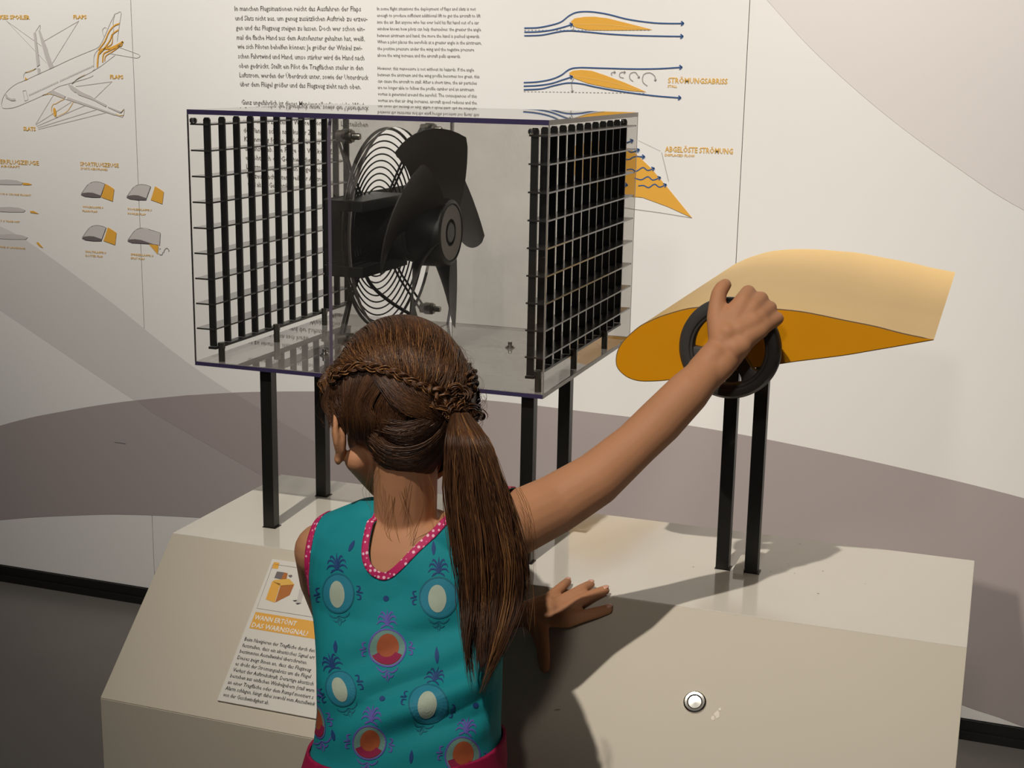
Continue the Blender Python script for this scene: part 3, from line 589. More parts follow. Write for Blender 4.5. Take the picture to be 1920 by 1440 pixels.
# hand wheel
wc = at(1368, 653, .028); m_wheel = mat('dark_grey_wheel', (62, 60, 58), .42, var=.08, scale=50, bump=.03, bscale=500)
hw = obj('hand_wheel', MB().lathe([(.0625, .004), (.0618, -.003), (.0585, -.0075), (.0530, -.0088), (.0490, -.0078), (.0475, -.0060), (.0450, -.0055), (.0432, -.002), (.0432, .006), (.0480, .0095), (.0580, .0095)], wc, (0, 1, 0), 96, True), m_wheel, wing, smooth='auto')
for a in (197, 83, 308):
    t = math.radians(a); dv = np.array([math.cos(t), 0, math.sin(t)]); nv = np.array([-math.sin(t), 0, math.cos(t)]); V = []
    for s, w_, y0_, y1_ in ((.008, .0105, .002, .016), (.022, .0085, .002, .015), (.036, .0085, -.001, .012), (.0455, .014, -.004, .010)):
        for a_, b_ in ((-1, 0), (1, 0), (1, 1), (-1, 1)): V.append(wc+dv*s+nv*w_*a_+np.array([0, (y0_, y1_)[b_], 0]))
    Fc = [(0, 1, 2, 3), (15, 14, 13, 12)]+[(i*4+k, i*4+(k+1) % 4, i*4+4+(k+1) % 4, i*4+4+k) for i in range(3) for k in range(4)]
    obj('spoke', MB().add(V, Fc), m_wheel, hw, bevel=.0015, smooth='auto')
obj('wheel_hub', MB().lathe([(.0001, -.001), (.012, -.001), (.0165, .003), (.0175, .008), (.0175, .020), (.010, .021), (.010, YF-wc[1]-.0007), (.0001, YF-wc[1]-.0007)], wc, (0, 1, 0), 40), m_wheel, hw, smooth='auto')
obj('screw', MB().lathe([(.0001, -.0035), (.004, -.0035), (.005, -.002), (.005, -.001)], wc, (0, 1, 0), 16), m_steel2, hw, smooth='auto')

# ---------------------------------------------------------------- the girl
at0 = at
def at(x, y, Y): return at0(x, y, Y+.035*min(max((-Y-.04)/.2, 0), 1)+.05*min(max((1290-y)/170, 0), 1)*min(max((-Y-.12)/.14, 0), 1)-(.020 if Y > -.02 else 0))
def remesh(mb, voxel, it=4, name='tmp'):
    me = mb.mesh(name); o = bpy.data.objects.new(name, me); COL.objects.link(o)
    r = o.modifiers.new('r', 'REMESH'); r.mode = 'VOXEL'; r.voxel_size = voxel; r.use_smooth_shade = True
    if it: s = o.modifiers.new('s', 'SMOOTH'); s.factor = .5; s.iterations = it
    dg = bpy.context.evaluated_depsgraph_get(); dg.update()
    out = bpy.data.meshes.new_from_object(o.evaluated_get(dg)); bpy.data.objects.remove(o); bpy.data.meshes.remove(me); return out
def loft(mb, rows, n=36, p=2.3):
    V = []
    for c_, rx, ry in rows:
        for k in range(n):
            t = 2*math.pi*k/n; cx_, sy_ = math.cos(t), math.sin(t)
            V.append((c_[0]+rx*abs(cx_)**(2/p)*np.sign(cx_), c_[1]+ry*abs(sy_)**(2/p)*np.sign(sy_), c_[2]))
    R_ = len(rows); mb.add(V, [(i*n+k, i*n+(k+1) % n, (i+1)*n+(k+1) % n, (i+1)*n+k) for i in range(R_-1) for k in range(n)]+[tuple(range(n-1, -1, -1)), tuple((R_-1)*n+k for k in range(n))])
    return mb
def torso_rows(e=0., zmin=0):
    spec = [(1560, 757, -.374, .107, .081), (1480, 757, -.372, .106, .080), (1440, 760, -.368, .101, .075), (1395, 765, -.362, .096, .069), (1340, 767, -.356, .094, .066), (1270, 767, -.350, .096, .066), (1200, 766, -.344, .099, .067), (1130, 763, -.338, .101, .068),
            (1080, 760, -.334, .103, .067), (1040, 758, -.331, .101, .062), (1010, 757, -.329, .092, .055), (985, 757, -.327, .074, .047), (965, 758, -.325, .050, .040)]
    return [(at(x, y, Y), rx+e+.0025, ry+e) for y, x, Y, rx, ry in spec]
hc = at(752, 757, -.31)
fd = np.array([-.52, .79, -.34]); fd /= np.linalg.norm(fd); hu = np.array([0, 0, 1.])-fd*fd[2]; hu /= np.linalg.norm(hu)
hu = hu+np.array([.04, 0, 0]); hu -= fd*(hu@fd); hu /= np.linalg.norm(hu); hl = np.cross(hu, fd); HA = np.array([hl, fd, hu])
def hp(l, f, u): return hc+hl*l+fd*f+hu*u
m_skin = mat('skin', (184, 132, 97), .60, var=.07, scale=22, sss=.15, spec=.22, bump=.03, bscale=700)
def surf(x, y, h):
    p = atz(x, y, H+h)
    if p[1] < 0: p = atplane(x, y, SP.O+SP.N*h, SP.N)
    return p
body = MB()
loft(body, torso_rows())
body.capsule(at(760, 1010, -.328), hp(0, -.028, -.045), .036, .036, 18)
body.sphere(hp(0, -.006, .008), (.066, .084, .076), 24, HA)                      # skull
body.sphere(hp(0, .026, -.040), (.054, .052, .056), 20, HA)                      # face
body.sphere(hp(0, .050, -.076), (.030, .028, .028), 16, HA); body.sphere(hp(0, .066, -.092), .014, 12)
for s in (1, -1):
    body.sphere(hp(s*.030, .050, -.036), (.026, .026, .024), 14, HA); body.capsule(hp(s*.050, .004, -.062), hp(s*.018, .060, -.090), .015, .013, 12)
body.chain([(hp(0, .082, -.008), .007), (hp(0, .088, -.030), .008), (hp(0, .084, -.038), .010)], 12)
body.capsule(hp(-.012, .078, -.060), hp(.012, .078, -.060), .0055, .0055, 10); body.capsule(hp(-.010, .076, -.068), hp(.010, .076, -.068), .006, .006, 10)
# ears
for s in (1, -1):
    E0 = hp(s*.0660, -.004, -.038); out = hl*s; back = -fd
    R1 = catmull([E0+fd*.012-hu*.004, E0+fd*.012+hu*.016+out*.004, E0+hu*.026+out*.007-fd*.004, E0+hu*.019-fd*.016+out*.010, E0-fd*.016+out*.010-hu*.002, E0-hu*.015-fd*.007+out*.007, E0-hu*.025+fd*.004+out*.005], 3)
    body.chain([(q, .0038) for q in R1], 8)
    R2 = catmull([E0+hu*.016+out*.007-fd*.004, E0+hu*.006-fd*.010+out*.011, E0-hu*.010-fd*.006+out*.008], 3); body.chain([(q, .0038) for q in R2], 8)
    body.sphere(E0-fd*.002+out*.002, (.005, .015, .023), 12, HA); body.sphere(E0-hu*.023+fd*.002+out*.006, (.005, .007, .008), 10, HA)
# left arm crosses in front of her to the console edge
body.chain([(at(606, 1036, -.330), .0335), (at(608, 1085, -.300), .030), (at(630, 1160, -.235), .026), (at(662, 1228, -.170), .0235), (at(745, 1222, -.140), .0235), (at(860, 1190, -.110), .0215), (surf(968, 1152, .030), .0165)], 18)
body.capsule(at(665, 1020, -.330), at(606, 1034, -.330), .034, .034, 18)
WR = surf(974, 1150, .029)
fing = {'p': [(1028, 1124, .016, .0085), (1045, 1108, .013, .0072), (1056, 1098, .011, .0066), (1064, 1091, .0075, .0058)], 'r': [(1045, 1132, .018, .0090), (1072, 1116, .016, .0078), (1092, 1104, .012, .0070), (1107, 1096, .0080, .0062)],
        'm': [(1060, 1144, .018, .0092), (1088, 1127, .018, .0082), (1115, 1114, .012, .0074), (1134, 1107, .0080, .0066)], 'i': [(1062, 1164, .018, .0095), (1093, 1155, .016, .0080), (1120, 1148, .012, .0072), (1140, 1142, .0080, .0064)]}
for kf, ch in fing.items():
    P = [(surf(x, y, h), r) for x, y, h, r in ch]; body.chain([(WR, .0135)]+P[:1], 14); body.chain(P, 14)
body.capsule(surf(1030, 1128, .015), surf(1050, 1160, .016), .0095, .010, 12)
body.chain([(surf(992, 1155, .026), .0135), (surf(1012, 1182, .022), .0118), (surf(1018, 1215, .016), .0090), (surf(1020, 1236, .012), .0082), (surf(1021, 1252, .0085), .0068)], 14)
# right arm up to the wheel
body.capsule(at(880, 1000, -.325), at(958, 985, -.298), .038, .0365, 18)
body.chain([(at(962, 984, -.296), .0370), (at(1040, 946, -.250), .0345), (at(1115, 900, -.197), .0315), (at(1192, 833, -.125), .0270), (at(1238, 789, -.100), .0275), (at(1290, 735, -.078), .0255), (at(1330, 692, -.046), .0200)], 20)
for s in (-1, 1):
    body.chain([(at(1322+s*4, 700+s*3, -.050), .0200), (at(1343+s*7, 678+s*7, -.040), .0178), (at(1362+s*9, 657+s*8, -.0205), .0155), (at(1376+s*13, 636+s*11, -.004), .0135)], 16)
RW = at(1364, 654, -.012)
mcp = [at(1393, 566, .0215), at(1411, 577, .0225), at(1425, 592, .0220), at(1434, 610, .0200)]
pip = [at(1403, 548, .0440), at(1427, 560, .0455), at(1444, 577, .0450), at(1458, 597, .0420)]
dip = [at(1401, 564, .0675), at(1421, 577, .0680), at(1436, 592, .0670), at(1447, 609, .0640)]
tip = [at(1393, 582, .0670), at(1410, 594, .0680), at(1423, 606, .0670), at(1434, 619, .0640)]
rr = [.0100, .0100, .0094, .0086]
for k in range(4):
    body.chain([(RW+np.array([-.007+.0045*k, .004, 0]), .0145), (mcp[k], rr[k]*1.15), (pip[k], rr[k]*.92), (dip[k], rr[k]*.82), (tip[k], rr[k]*.74)], 14)
for a, b in ((0, 1), (1, 2), (2, 3)): body.capsule(mcp[a], mcp[b], .0098, .0092, 12)
body.chain([(at(1352, 640, -.006), .0150), (at(1344, 598, .008), .0125), (at(1345, 572, .016), .0108), (at(1348, 550, .022), .0094), (at(1354, 540, .028), .0090), (at(1360, 534, .034), .0078)], 14)
body.chain([(at(1350, 612, .004), .0135), (at(1372, 590, .012), .0120), (mcp[0], .0110)], 12)
body.capsule(at(1385, 620, .004), at(1412, 605, .012), .0155, .0125, 14); body.capsule(at(1400, 632, .002), at(1425, 618, .012), .0130, .0110, 14)
# legs down to the shoes
hipz = .64
for s in (1, -1):
    body.chain([((.515+s*.048, -.337, .62), .058), ((.515+s*.052, -.330, .36), .040), ((.515+s*.054, -.340, .24), .037), ((.515+s*.055, -.337, .08), .026)], 16)
girl = thing('person', 'girl in a teal printed sleeveless top with long brown ponytail, turning the hand wheel', 'person')
bme = remesh(body, .0021, 8); link('body', bme, m_skin, girl, smooth=True)
# nails of the visible hand, eyes, mouth
m_nail = mat('finger_nail', (222, 170, 148), .25)
for kf, ch in fing.items():
    x, y, h, r = ch[-1]; x2, y2, h2, _ = ch[-2]; p = surf(x, y, h); q = surf(x2, y2, h2); dv = (p-q)/np.linalg.norm(p-q); n_ = np.array([0, -.2, 1.]); sd = np.cross(dv, n_); sd /= np.linalg.norm(sd); n2 = np.cross(sd, dv)
    obj('finger_nail', MB().sphere(p+n2*r*.72+dv*.001, (.0042, .0055, .0016), 10, np.array([sd, dv, n2])), m_nail, girl, smooth=True)
for s in (1, -1):
    ey = obj('eye', MB().sphere(hp(s*.026, .0665, -.014), .0105, 16), mat('eye_white', (232, 228, 220), .2), girl, smooth=True)
    obj('iris', MB().sphere(hp(s*.026, .0765, -.016), (.005, .0016, .005), 12, HA), mat('brown_iris', (70, 45, 28), .2), ey, smooth=True)
    obj('eyebrow', MB().tube(catmull([hp(s*.012, .082, .002), hp(s*.026, .079, .006), hp(s*.042, .066, .001)], 4), .0016, 6), mat('hair_dark', (52, 34, 22), .6), girl, smooth=True)
obj('mouth', MB().tube(catmull([hp(-.017, .0770, -.0635), hp(0, .0835, -.064), hp(.017, .0770, -.0635)], 5), .0022, 8), mat('lips', (176, 92, 82), .4), girl, smooth=True)

# --- clothes: body shapes grown outwards, then trimmed along smooth curves
def mesh_arr(me):
    v = np.zeros(len(me.vertices)*3); me.vertices.foreach_get('co', v); v = v.reshape(-1, 3); nn = np.zeros(len(me.vertices)*3); me.vertices.foreach_get('normal', nn)
    tris = []
    for p in me.polygons:
        q = list(p.vertices)
        for k in range(1, len(q)-1): tris.append((q[0], q[k], q[k+1]))
    return v, nn.reshape(-1, 3), np.array(tris)
def clip_field(v, tris, g):
    """keep the part of a triangle mesh where g > 0, cutting exactly on g = 0"""
    V = [tuple(p) for p in v]; out = []; cache = {}
    def cut(a, b):
        k = (min(a, b), max(a, b))
        if k not in cache:
            t = g[a]/(g[a]-g[b]); cache[k] = len(V); V.append(tuple(v[a]+(v[b]-v[a])*t))
        return cache[k]
    pos = g > 0; cnt = pos[tris].sum(1)
    for t in tris[cnt == 3]: out.append(tuple(t))
    for t in tris[(cnt == 1) | (cnt == 2)]:
        poly = []
        for i in range(3):
            a, b = t[i], t[(i+1) % 3]
            if pos[a]: poly.append(int(a))
            if pos[a] != pos[b]: poly.append(cut(int(a), int(b)))
        out.append(tuple(poly))
    used = sorted({i for f in out for i in f}); mp = {u: k for k, u in enumerate(used)}
    return np.array([V[u] for u in used]), [tuple(mp[i] for i in f) for f in out]
def cloth(name, v, f, m, parent, thick, off=0.):
    me = bpy.data.meshes.new(name); me.from_pydata([tuple(p) for p in v], [], f); me.update()
    o = link(name, me, m, parent, True)
    s = o.modifiers.new('thickness', 'SOLIDIFY'); s.thickness = thick; s.offset = 1; return o
sh = MB(); loft(sh, torso_rows(.0045))
sh.capsule(at(665, 1020, -.330), at(606, 1034, -.330), .0385, .0378, 20); sh.capsule(at(660, 1035, -.332), at(612, 1060, -.325), .040, .036, 20)
sh.capsule(at(700, 1000, -.328), at(640, 1020, -.330), .040, .038, 20)
sh.capsule(at(880, 1000, -.325), at(958, 985, -.298), .0430, .0410, 20); sh.capsule(at(820, 1005, -.328), at(890, 1000, -.325), .040, .042, 20)
sme = remesh(sh, .0030, 6); v, nn, tris = mesh_arr(sme)
def proj(P):
    q = P-CAM; w_ = q@fw; return 960+F*(q@rt)/w_, 720+F*(q@dn)/w_
ppx, ppy = proj(v)
# folds running diagonally over the lower back
def fold(px, py):
    u = (px-600)*.42+(py-1390)*.9; along = (px-600)*.9-(py-1390)*.42
    m1 = np.exp(-((py-1290)/95)**2)*np.clip((px-600)/90, 0, 1)
    f1 = (np.sin(u/13.+.4*np.sin(along/60))+.6*np.sin(u/27.+1.2))*m1
    m2 = np.exp(-((px-730)/110)**2-((py-1105)/40)**2); f2 = -1.2*m2*np.cos((px-728)/48)
    f3 = .5*np.sin((px-700)/34+(py-1150)/60)*np.exp(-((py-1180)/120)**2)
    return np.maximum(f1*.0062+f2*.0050+f3*.0028+.0012, -.0030)
bk = np.clip(-nn[:, 1]*2, 0, 1)
v = v+nn*(fold(ppx, ppy)*bk+.0008)[:, None]
# trimming curves in the x-z plane of the back
Vp = np.array([at(x, y, -.385)[[0, 2]] for x, y in ((690, 930), (690, 985), (694, 1030), (706, 1056), (728, 1068), (748, 1056), (778, 1024), (806, 996), (834, 962), (850, 930))])
def sdist(P, poly):
    """signed distance to a closed polygon, negative inside"""
    dmin = np.full(len(P), 9.); ins = np.zeros(len(P), bool); N_ = len(poly)
    for i in range(N_):
        a = poly[i]; b = poly[(i+1) % N_]; e_ = b-a; t = np.clip(((P-a)@e_)/(e_@e_), 0, 1); dmin = np.minimum(dmin, np.linalg.norm(P-(a+t[:, None]*e_), axis=1))
        cnd = (a[1] > P[:, 1]) != (b[1] > P[:, 1]); xx = (b[0]-a[0])*(P[:, 1]-a[1])/(b[1]-a[1]+1e-12)+a[0]; ins ^= cnd & (P[:, 0] < xx)
    return np.where(ins, -dmin, dmin)
poly = np.vstack([catmull(Vp, 4), [[Vp[-1][0], 1.2], [Vp[0][0], 1.2]]])
cx0 = (Vp[1][0]+Vp[-2][0])/2; zt = Vp[1][1]
fpoly = np.array([[cx0+.048*math.cos(t), zt+.004+.030*math.sin(t)] for t in np.linspace(-math.pi, 0, 14)]+[[cx0+.048, 1.2], [cx0-.048, 1.2]])
gb = sdist(v[:, [0, 2]], poly); gf = sdist(v[:, [0, 2]], fpoly); tt = np.clip((v[:, 1]+.275)/.045, 0, 1); g_neck = gb*(1-tt)+gf*tt
xL = at(592, 1030, -.345)[0]; xR = at(936, 1000, -.33)[0]; zA = at(575, 1120, -.34)[2]
g_arm = np.minimum(v[:, 0]-xL+np.clip(zA-v[:, 2], 0, 1)*1.2, xR-v[:, 0]+np.clip(zA+.004-v[:, 2], 0, 1)*1.2)
g_hem = v[:, 2]-.650
g_all = np.minimum(np.minimum(g_neck, g_arm), g_hem)
m_teal = mat('teal_jersey', (26, 134, 142), .75, var=.05, scale=20, bump=.15, bscale=900, spec=.2)
sv, sf = clip_field(v, tris, g_all); shirt = cloth('top', sv, sf, m_teal, girl, .0014)
bvh = BVHTree.FromPolygons([tuple(p) for p in sv], sf)
# dotted magenta binding
m_bind = bpy.data.materials.new('dotted_magenta_binding'); m_bind.use_nodes = True; nt = m_bind.node_tree; bs = nt.nodes['Principled BSDF']; bs.inputs['Roughness'].default_value = .7
tc = nt.nodes.new('ShaderNodeTexCoord'); vo = nt.nodes.new('ShaderNodeTexVoronoi'); vo.inputs['Scale'].default_value = 175; vo.inputs['Randomness'].default_value = .35; nt.links.new(tc.outputs['Object'], vo.inputs['Vector'])
rp = nt.nodes.new('ShaderNodeValToRGB'); rp.color_ramp.elements[0].position = .27; rp.color_ramp.elements[0].color = lin((240, 190, 205)); rp.color_ramp.elements[1].position = .33; rp.color_ramp.elements[1].color = lin((186, 26, 92))
nt.links.new(vo.outputs['Distance'], rp.inputs[0]); nt.links.new(rp.outputs[0], bs.inputs['Base Color'])
me_n = np.linalg.norm(nn, axis=1)
vo2 = v+nn*.0010
def band(g, wd, name='binding', extra=None):
    gg = np.minimum(g, wd-g); 
    if extra is not None: gg = np.minimum(gg, extra)
    a, b = clip_field(vo2, tris, gg); return cloth(name, a, b, m_bind, shirt, .0018)
band(g_neck, .0080, 'neck_binding', g_hem); 
gl = v[:, 0]-xL+np.clip(zA-v[:, 2], 0, 1)*1.2; gr = xR-v[:, 0]+np.clip(zA+.004-v[:, 2], 0, 1)*1.2
band(gl, .0075, 'armhole_binding', np.minimum(.545-v[:, 0], v[:, 2]-zA+.03)); band(gr, .0075, 'armhole_binding', np.minimum(v[:, 0]-.5, v[:, 2]-zA+.03))
# --- printed medallions (plain ovals with scrollwork, no figures)
m_navy = mat('navy_fabric_print', (24, 62, 118), .75); m_lilac = mat('lilac_fabric_print', (96, 84, 168), .75); m_dteal = mat('dark_teal_fabric_print', (14, 104, 122), .75)
m_oval = mat('blue_teal_fabric_print', (34, 128, 150), .75); m_oval2 = mat('grey_green_fabric_print', (104, 142, 132), .75); m_pcream = mat('cream_fabric_print', (172, 184, 166), .75, var=.08, scale=120); m_auburn = mat('auburn_fabric_print', (158, 78, 40), .75, var=.15, scale=160); m_wine = mat('wine_fabric_print', (140, 22, 66), .75)
BV = {}
def onshirt(x, y, h):
    d_ = ray(x, y); hit = bvh.ray_cast(Vector(CAM), Vector(d_/np.linalg.norm(d_)))
    if hit[0] is None: return None
    n_ = np.array(hit[1]); 
    if n_@d_ > 0: n_ = -n_
    if abs(n_@d_)/np.linalg.norm(d_) < .12: return None
    return np.array(hit[0])+n_*h
def dgrid(mb, grid, h):
    """grid of picture points (rows x cols) laid on the top"""
    R_, C_ = len(grid), len(grid[0]); P = [[onshirt(x, y, h) for x, y in row] for row in grid]
    for i in range(R_-1):
        for j in range(C_-1):
            q = [P[i][j], P[i][j+1], P[i+1][j+1], P[i+1][j]]
            if any(p is None for p in q): continue
            if max(np.linalg.norm(q[a]-q[(a+2) % 4]) for a in (0, 1)) > .03: continue
            mb.add(q, [(0, 1, 2, 3)])
T0 = .0016
def dellipse(mb, cx_, cy_, rx, ry, tilt, h, r0=0., n=28, k=4, a0=0, a1=2*math.pi):
    g_ = []
    for i in range(k+1):
        s = r0+(1-r0)*i/k; row = []
        for j in range(n+1):
            t = a0+(a1-a0)*j/n; x, y = rx*s*math.cos(t), ry*s*math.sin(t); row.append((cx_+x*math.cos(tilt)-y*math.sin(tilt), cy_+x*math.sin(tilt)+y*math.cos(tilt)))
        g_.append(row)
    dgrid(mb, g_, h)
def dline(mb, pts, w_, h, taper=True):
    P = catmull(pts, 5); T = np.gradient(P, axis=0); T /= np.linalg.norm(T, axis=1)[:, None]+1e-9; N_ = np.stack([-T[:, 1], T[:, 0]], 1); L_ = len(P)
    ww = w_*(np.sin(np.linspace(.35, math.pi-.15, L_)) if taper else np.ones(L_)); dgrid(mb, [list(map(tuple, P-N_*ww[:, None]/2)), list(map(tuple, P+N_*ww[:, None]/2))], h)
def put(name, mb, m):
    if mb.v:
        o = obj(name, mb, m, shirt)
        if name == 'printed_scroll': o['kind'] = 'stuff'
def medallion(cx_, cy_, rx, ry, kind, tilt=0.):
    ring = m_dteal if kind == 'a' else m_lilac
    mb = MB(); dellipse(mb, cx_, cy_, rx-2, ry-2, tilt, T0+.0002); put('printed_oval', mb, m_oval if kind == 'a' else m_oval2)
    mb = MB(); dellipse(mb, cx_, cy_, rx, ry, tilt, T0+.0005, r0=.92, k=1); put('printed_ring', mb, ring)
    mb = MB()
    if kind == 'a': dellipse(mb, cx_-2, cy_+2, rx*.46, ry*.66, tilt, T0+.0005); put('printed_oval', mb, m_pcream)
    else:
        dellipse(mb, cx_+1, cy_-2, rx*.58, ry*.70, tilt, T0+.0005); put('printed_oval', mb, m_auburn)
        mb = MB(); dellipse(mb, cx_, cy_, rx*.86, ry*.88, tilt, T0+.0008, r0=.55, a0=.45, a1=2.7, n=14, k=3); put('printed_oval', mb, m_wine)
    mb = MB(); mt = m_navy if kind == 'a' else m_lilac
    R = lambda x, y: (cx_+x*math.cos(tilt)-y*math.sin(tilt), cy_+x*math.sin(tilt)+y*math.cos(tilt))
    y0 = -ry-5
    for s in (-1, 1):
        for p_ in ([(0, 0), (6, -8), (14, -8), (19, -2)], [(0, -4), (7, -16), (14, -18), (17, -12)], [(0, -8), (4, -20), (9, -26), (12, -22)], [(1, -2), (8, 1), (12, 5)]):
            dline(mb, [R(s*x, y0+y) for x, y in p_], 3.4, T0+.0004)
        for p_ in ([(rx+4, -12), (rx+10, -10), (rx+8, -3), (rx+3, -2)], [(rx+3, 4), (rx+10, 6), (rx+10, 13), (rx+4, 13)], [(rx+4, 0), (rx+13, 1), (rx+15, 3)]):
            dline(mb, [R(s*x, y) for x, y in p_], 3., T0+.0004)
    dline(mb, [R(0, y0), R(0, y0-14), R(1, y0-32)], 3.2, T0+.0004); put('printed_scroll', mb, mt)
    mb = MB()
    for s in (-1, 1):
        for p_ in ([(0, 4), (8, 8), (16, 4), (20, -2)], [(0, 12), (6, 16), (12, 12)], [(0, 6), (3, 14), (1, 24)]): dline(mb, [R(s*x, ry+y) for x, y in p_], 2.8, T0+.0004)
    put('printed_scroll', mb, m_dteal if kind == 'a' else m_lilac)
for a_ in ((636, 1112, 30, 38, 'a', -.05), (822, 1120, 36, 39, 'a', 0), (727, 1216, 36, 37, 'b', 0), (641, 1291, 28, 34, 'a', -.35), (803, 1320, 37, 36, 'a', .25), (694, 1392, 32, 33, 'b', .1), (866, 1416, 33, 36, 'b', .15), (598, 1352, 14, 34, 'b', -.2)): medallion(*a_)
for x, y, l_, t in ((661, 1024, 22, .5), (813, 1028, 26, 0), (631, 1213, 22, 0), (819, 1229, 28, 0), (772, 1418, 24, .1), (627, 1378, 20, -.2)):
    mb = MB(); dx, dy = math.sin(t)*l_/2, -math.cos(t)*l_/2
    dline(mb, [(x-dx, y-dy), (x, y), (x+dx, y+dy)], 7.5, T0+.0004); put('printed_mark', mb, m_navy)
for x, y in ((725, 1122), (718, 1311), (890, 1322)):
    mb = MB(); dellipse(mb, x, y, 5.5, 5.5, 0, T0+.0004, n=12, k=2); put('printed_mark', mb, m_navy)
# trousers and shoes
tr = MB(); loft(tr, [(np.array([.519, -.337, .50]), .104, .083)]+torso_rows(.0088)[:5])
for s in (1, -1):
    tr.chain([((.515+s*.048, -.337, .60), .066), ((.515+s*.052, -.332, .36), .048), ((.515+s*.054, -.340, .24), .043), ((.515+s*.055, -.337, .075), .036)], 20)
tme = remesh(tr, .0045, 5); tv, tn, tt_ = mesh_arr(tme)
tpx, tpy = proj(tv); wa, wb = at(597, 1388, -.37), at(840, 1440, -.42); gt = wa[2]+(wb[2]-wa[2])/(wb[0]-wa[0])*(tv[:, 0]-wa[0])-tv[:, 2]
tv2, tf2 = clip_field(tv, tt_, np.minimum(gt, tv[:, 2]-.062)); m_tr = mat('magenta_jersey', (158, 24, 70), .8, var=.06, bump=.1, bscale=800, spec=.2)
trous = cloth('trousers', tv2, tf2, m_tr, girl, .002)
tv3, tf3 = clip_field(tv+tn*.0012, tt_, np.minimum(gt, .028-gt)); cloth('waistband', tv3, tf3, m_tr, trous, .0022)
for s in (1, -1):
    b = MB().chain([((.515+s*.056, -.357, .030), .028), ((.515+s*.058, -.315, .030), .028), ((.515+s*.062, -.250, .024), .0235), ((.515+s*.064, -.220, .020), .0185)], 14).capsule((.515+s*.056, -.345, .04), (.515+s*.055, -.339, .072), .031, .033, 14)
    sm = remesh(b, .004, 3); a1, _, a3 = mesh_arr(sm); a1[:, 2] = np.maximum(a1[:, 2], .001)
    me = bpy.data.meshes.new('shoe'); me.from_pydata([tuple(p) for p in a1], [], [tuple(t) for t in a3]); link('shoe', me, mat('pink_shoe_canvas', (178, 70, 104), .7), girl, True)
    obj('shoe_sole', MB().add([(.515+s*.060+rx*math.cos(t), -.287+.094*math.sin(t), z) for z in (.0, .012) for t, rx in [(2*math.pi*k/20, .031) for k in range(20)]], [tuple(range(19, -1, -1)), tuple(range(20, 40))]+[(k, (k+1) % 20, 20+(k+1) % 20, 20+k) for k in range(20)]), mat('white_rubber', (214, 210, 202), .6), girl)

# --- hair
hcc = hp(0, -.008, .012); HR = np.array([.0765, .0930, .0855])
def hit(x, y, infl=0.):
    d_ = ray(x, y); R_ = HR+infl; o_ = (HA@(CAM-hcc))/R_; q = (HA@d_)/R_; A = q@q; B = o_@q; C_ = o_@o_-1; D_ = B*B-A*C_
    if D_ < 0:
        t = -B/A; p = o_+q*t; p /= max(1, np.linalg.norm(p)/1.16)
    else: p = o_+q*((-B-math.sqrt(D_))/A)
    return hcc+HA.T@(p*R_)
m_hair = bpy.data.materials.new('brown_hair'); m_hair.use_nodes = True; nt = m_hair.node_tree; bs = nt.nodes['Principled BSDF']; bs.inputs['Roughness'].default_value = .42; bs.inputs['Specular IOR Level'].default_value = .35
at_ = nt.nodes.new('ShaderNodeAttribute'); at_.attribute_name = 'shade'; rp = nt.nodes.new('ShaderNodeValToRGB')
rp.color_ramp.elements[0].color = lin((50, 32, 22)); rp.color_ramp.elements[1].color = lin((158, 112, 66)); el = rp.color_ramp.elements.new(.55); el.color = lin((92, 60, 38))
nt.links.new(at_.outputs['Fac'], rp.inputs[0]); nt.links.new(rp.outputs[0], bs.inputs['Base Color'])
class Strands:
    def __init__(s): s.V = []; s.Fc = []; s.S = []; s.n = 0
    def add(s, P, r, shade, n=3, flat=.6):
        P = np.array(P); L_ = len(P); T = np.gradient(P, axis=0); T /= np.linalg.norm(T, axis=1)[:, None]+1e-9
        a = np.cross(T, [.3, .8, .5]); a /= np.linalg.norm(a, axis=1)[:, None]+1e-9; b = np.cross(T, a); t = np.linspace(0, 1, L_)
        R_ = r*np.minimum(1, np.minimum((t+.05)*12, (1.02-t)*5))[:, None]
        th = rng.uniform(0, 6.28)
        for k in range(n): q = th+2*math.pi*k/n; s.V.append(P+R_*(math.cos(q)*a+math.sin(q)*b*flat))
        base = s.n; i = np.arange(L_-1)
        for k in range(n):
            j = (k+1) % n; s.Fc.append(np.stack([base+k*L_+i, base+j*L_+i, base+j*L_+i+1, base+k*L_+i+1], 1))
        s.S.append(np.full(L_*n, shade)); s.n += L_*n
    def build(s, name, parent):
        V = np.vstack(s.V); Fc = np.vstack(s.Fc); me = bpy.data.meshes.new(name); me.from_pydata(V.tolist(), [], Fc.tolist()); me.update()
        a = me.attributes.new('shade', 'FLOAT', 'POINT'); a.data.foreach_set('value', np.concatenate(s.S).astype(np.float32)); return link(name, me, m_hair, parent, True)
def shade(base=.4, sp=.22): return float(np.clip(rng.normal(base, sp), 0, 1))
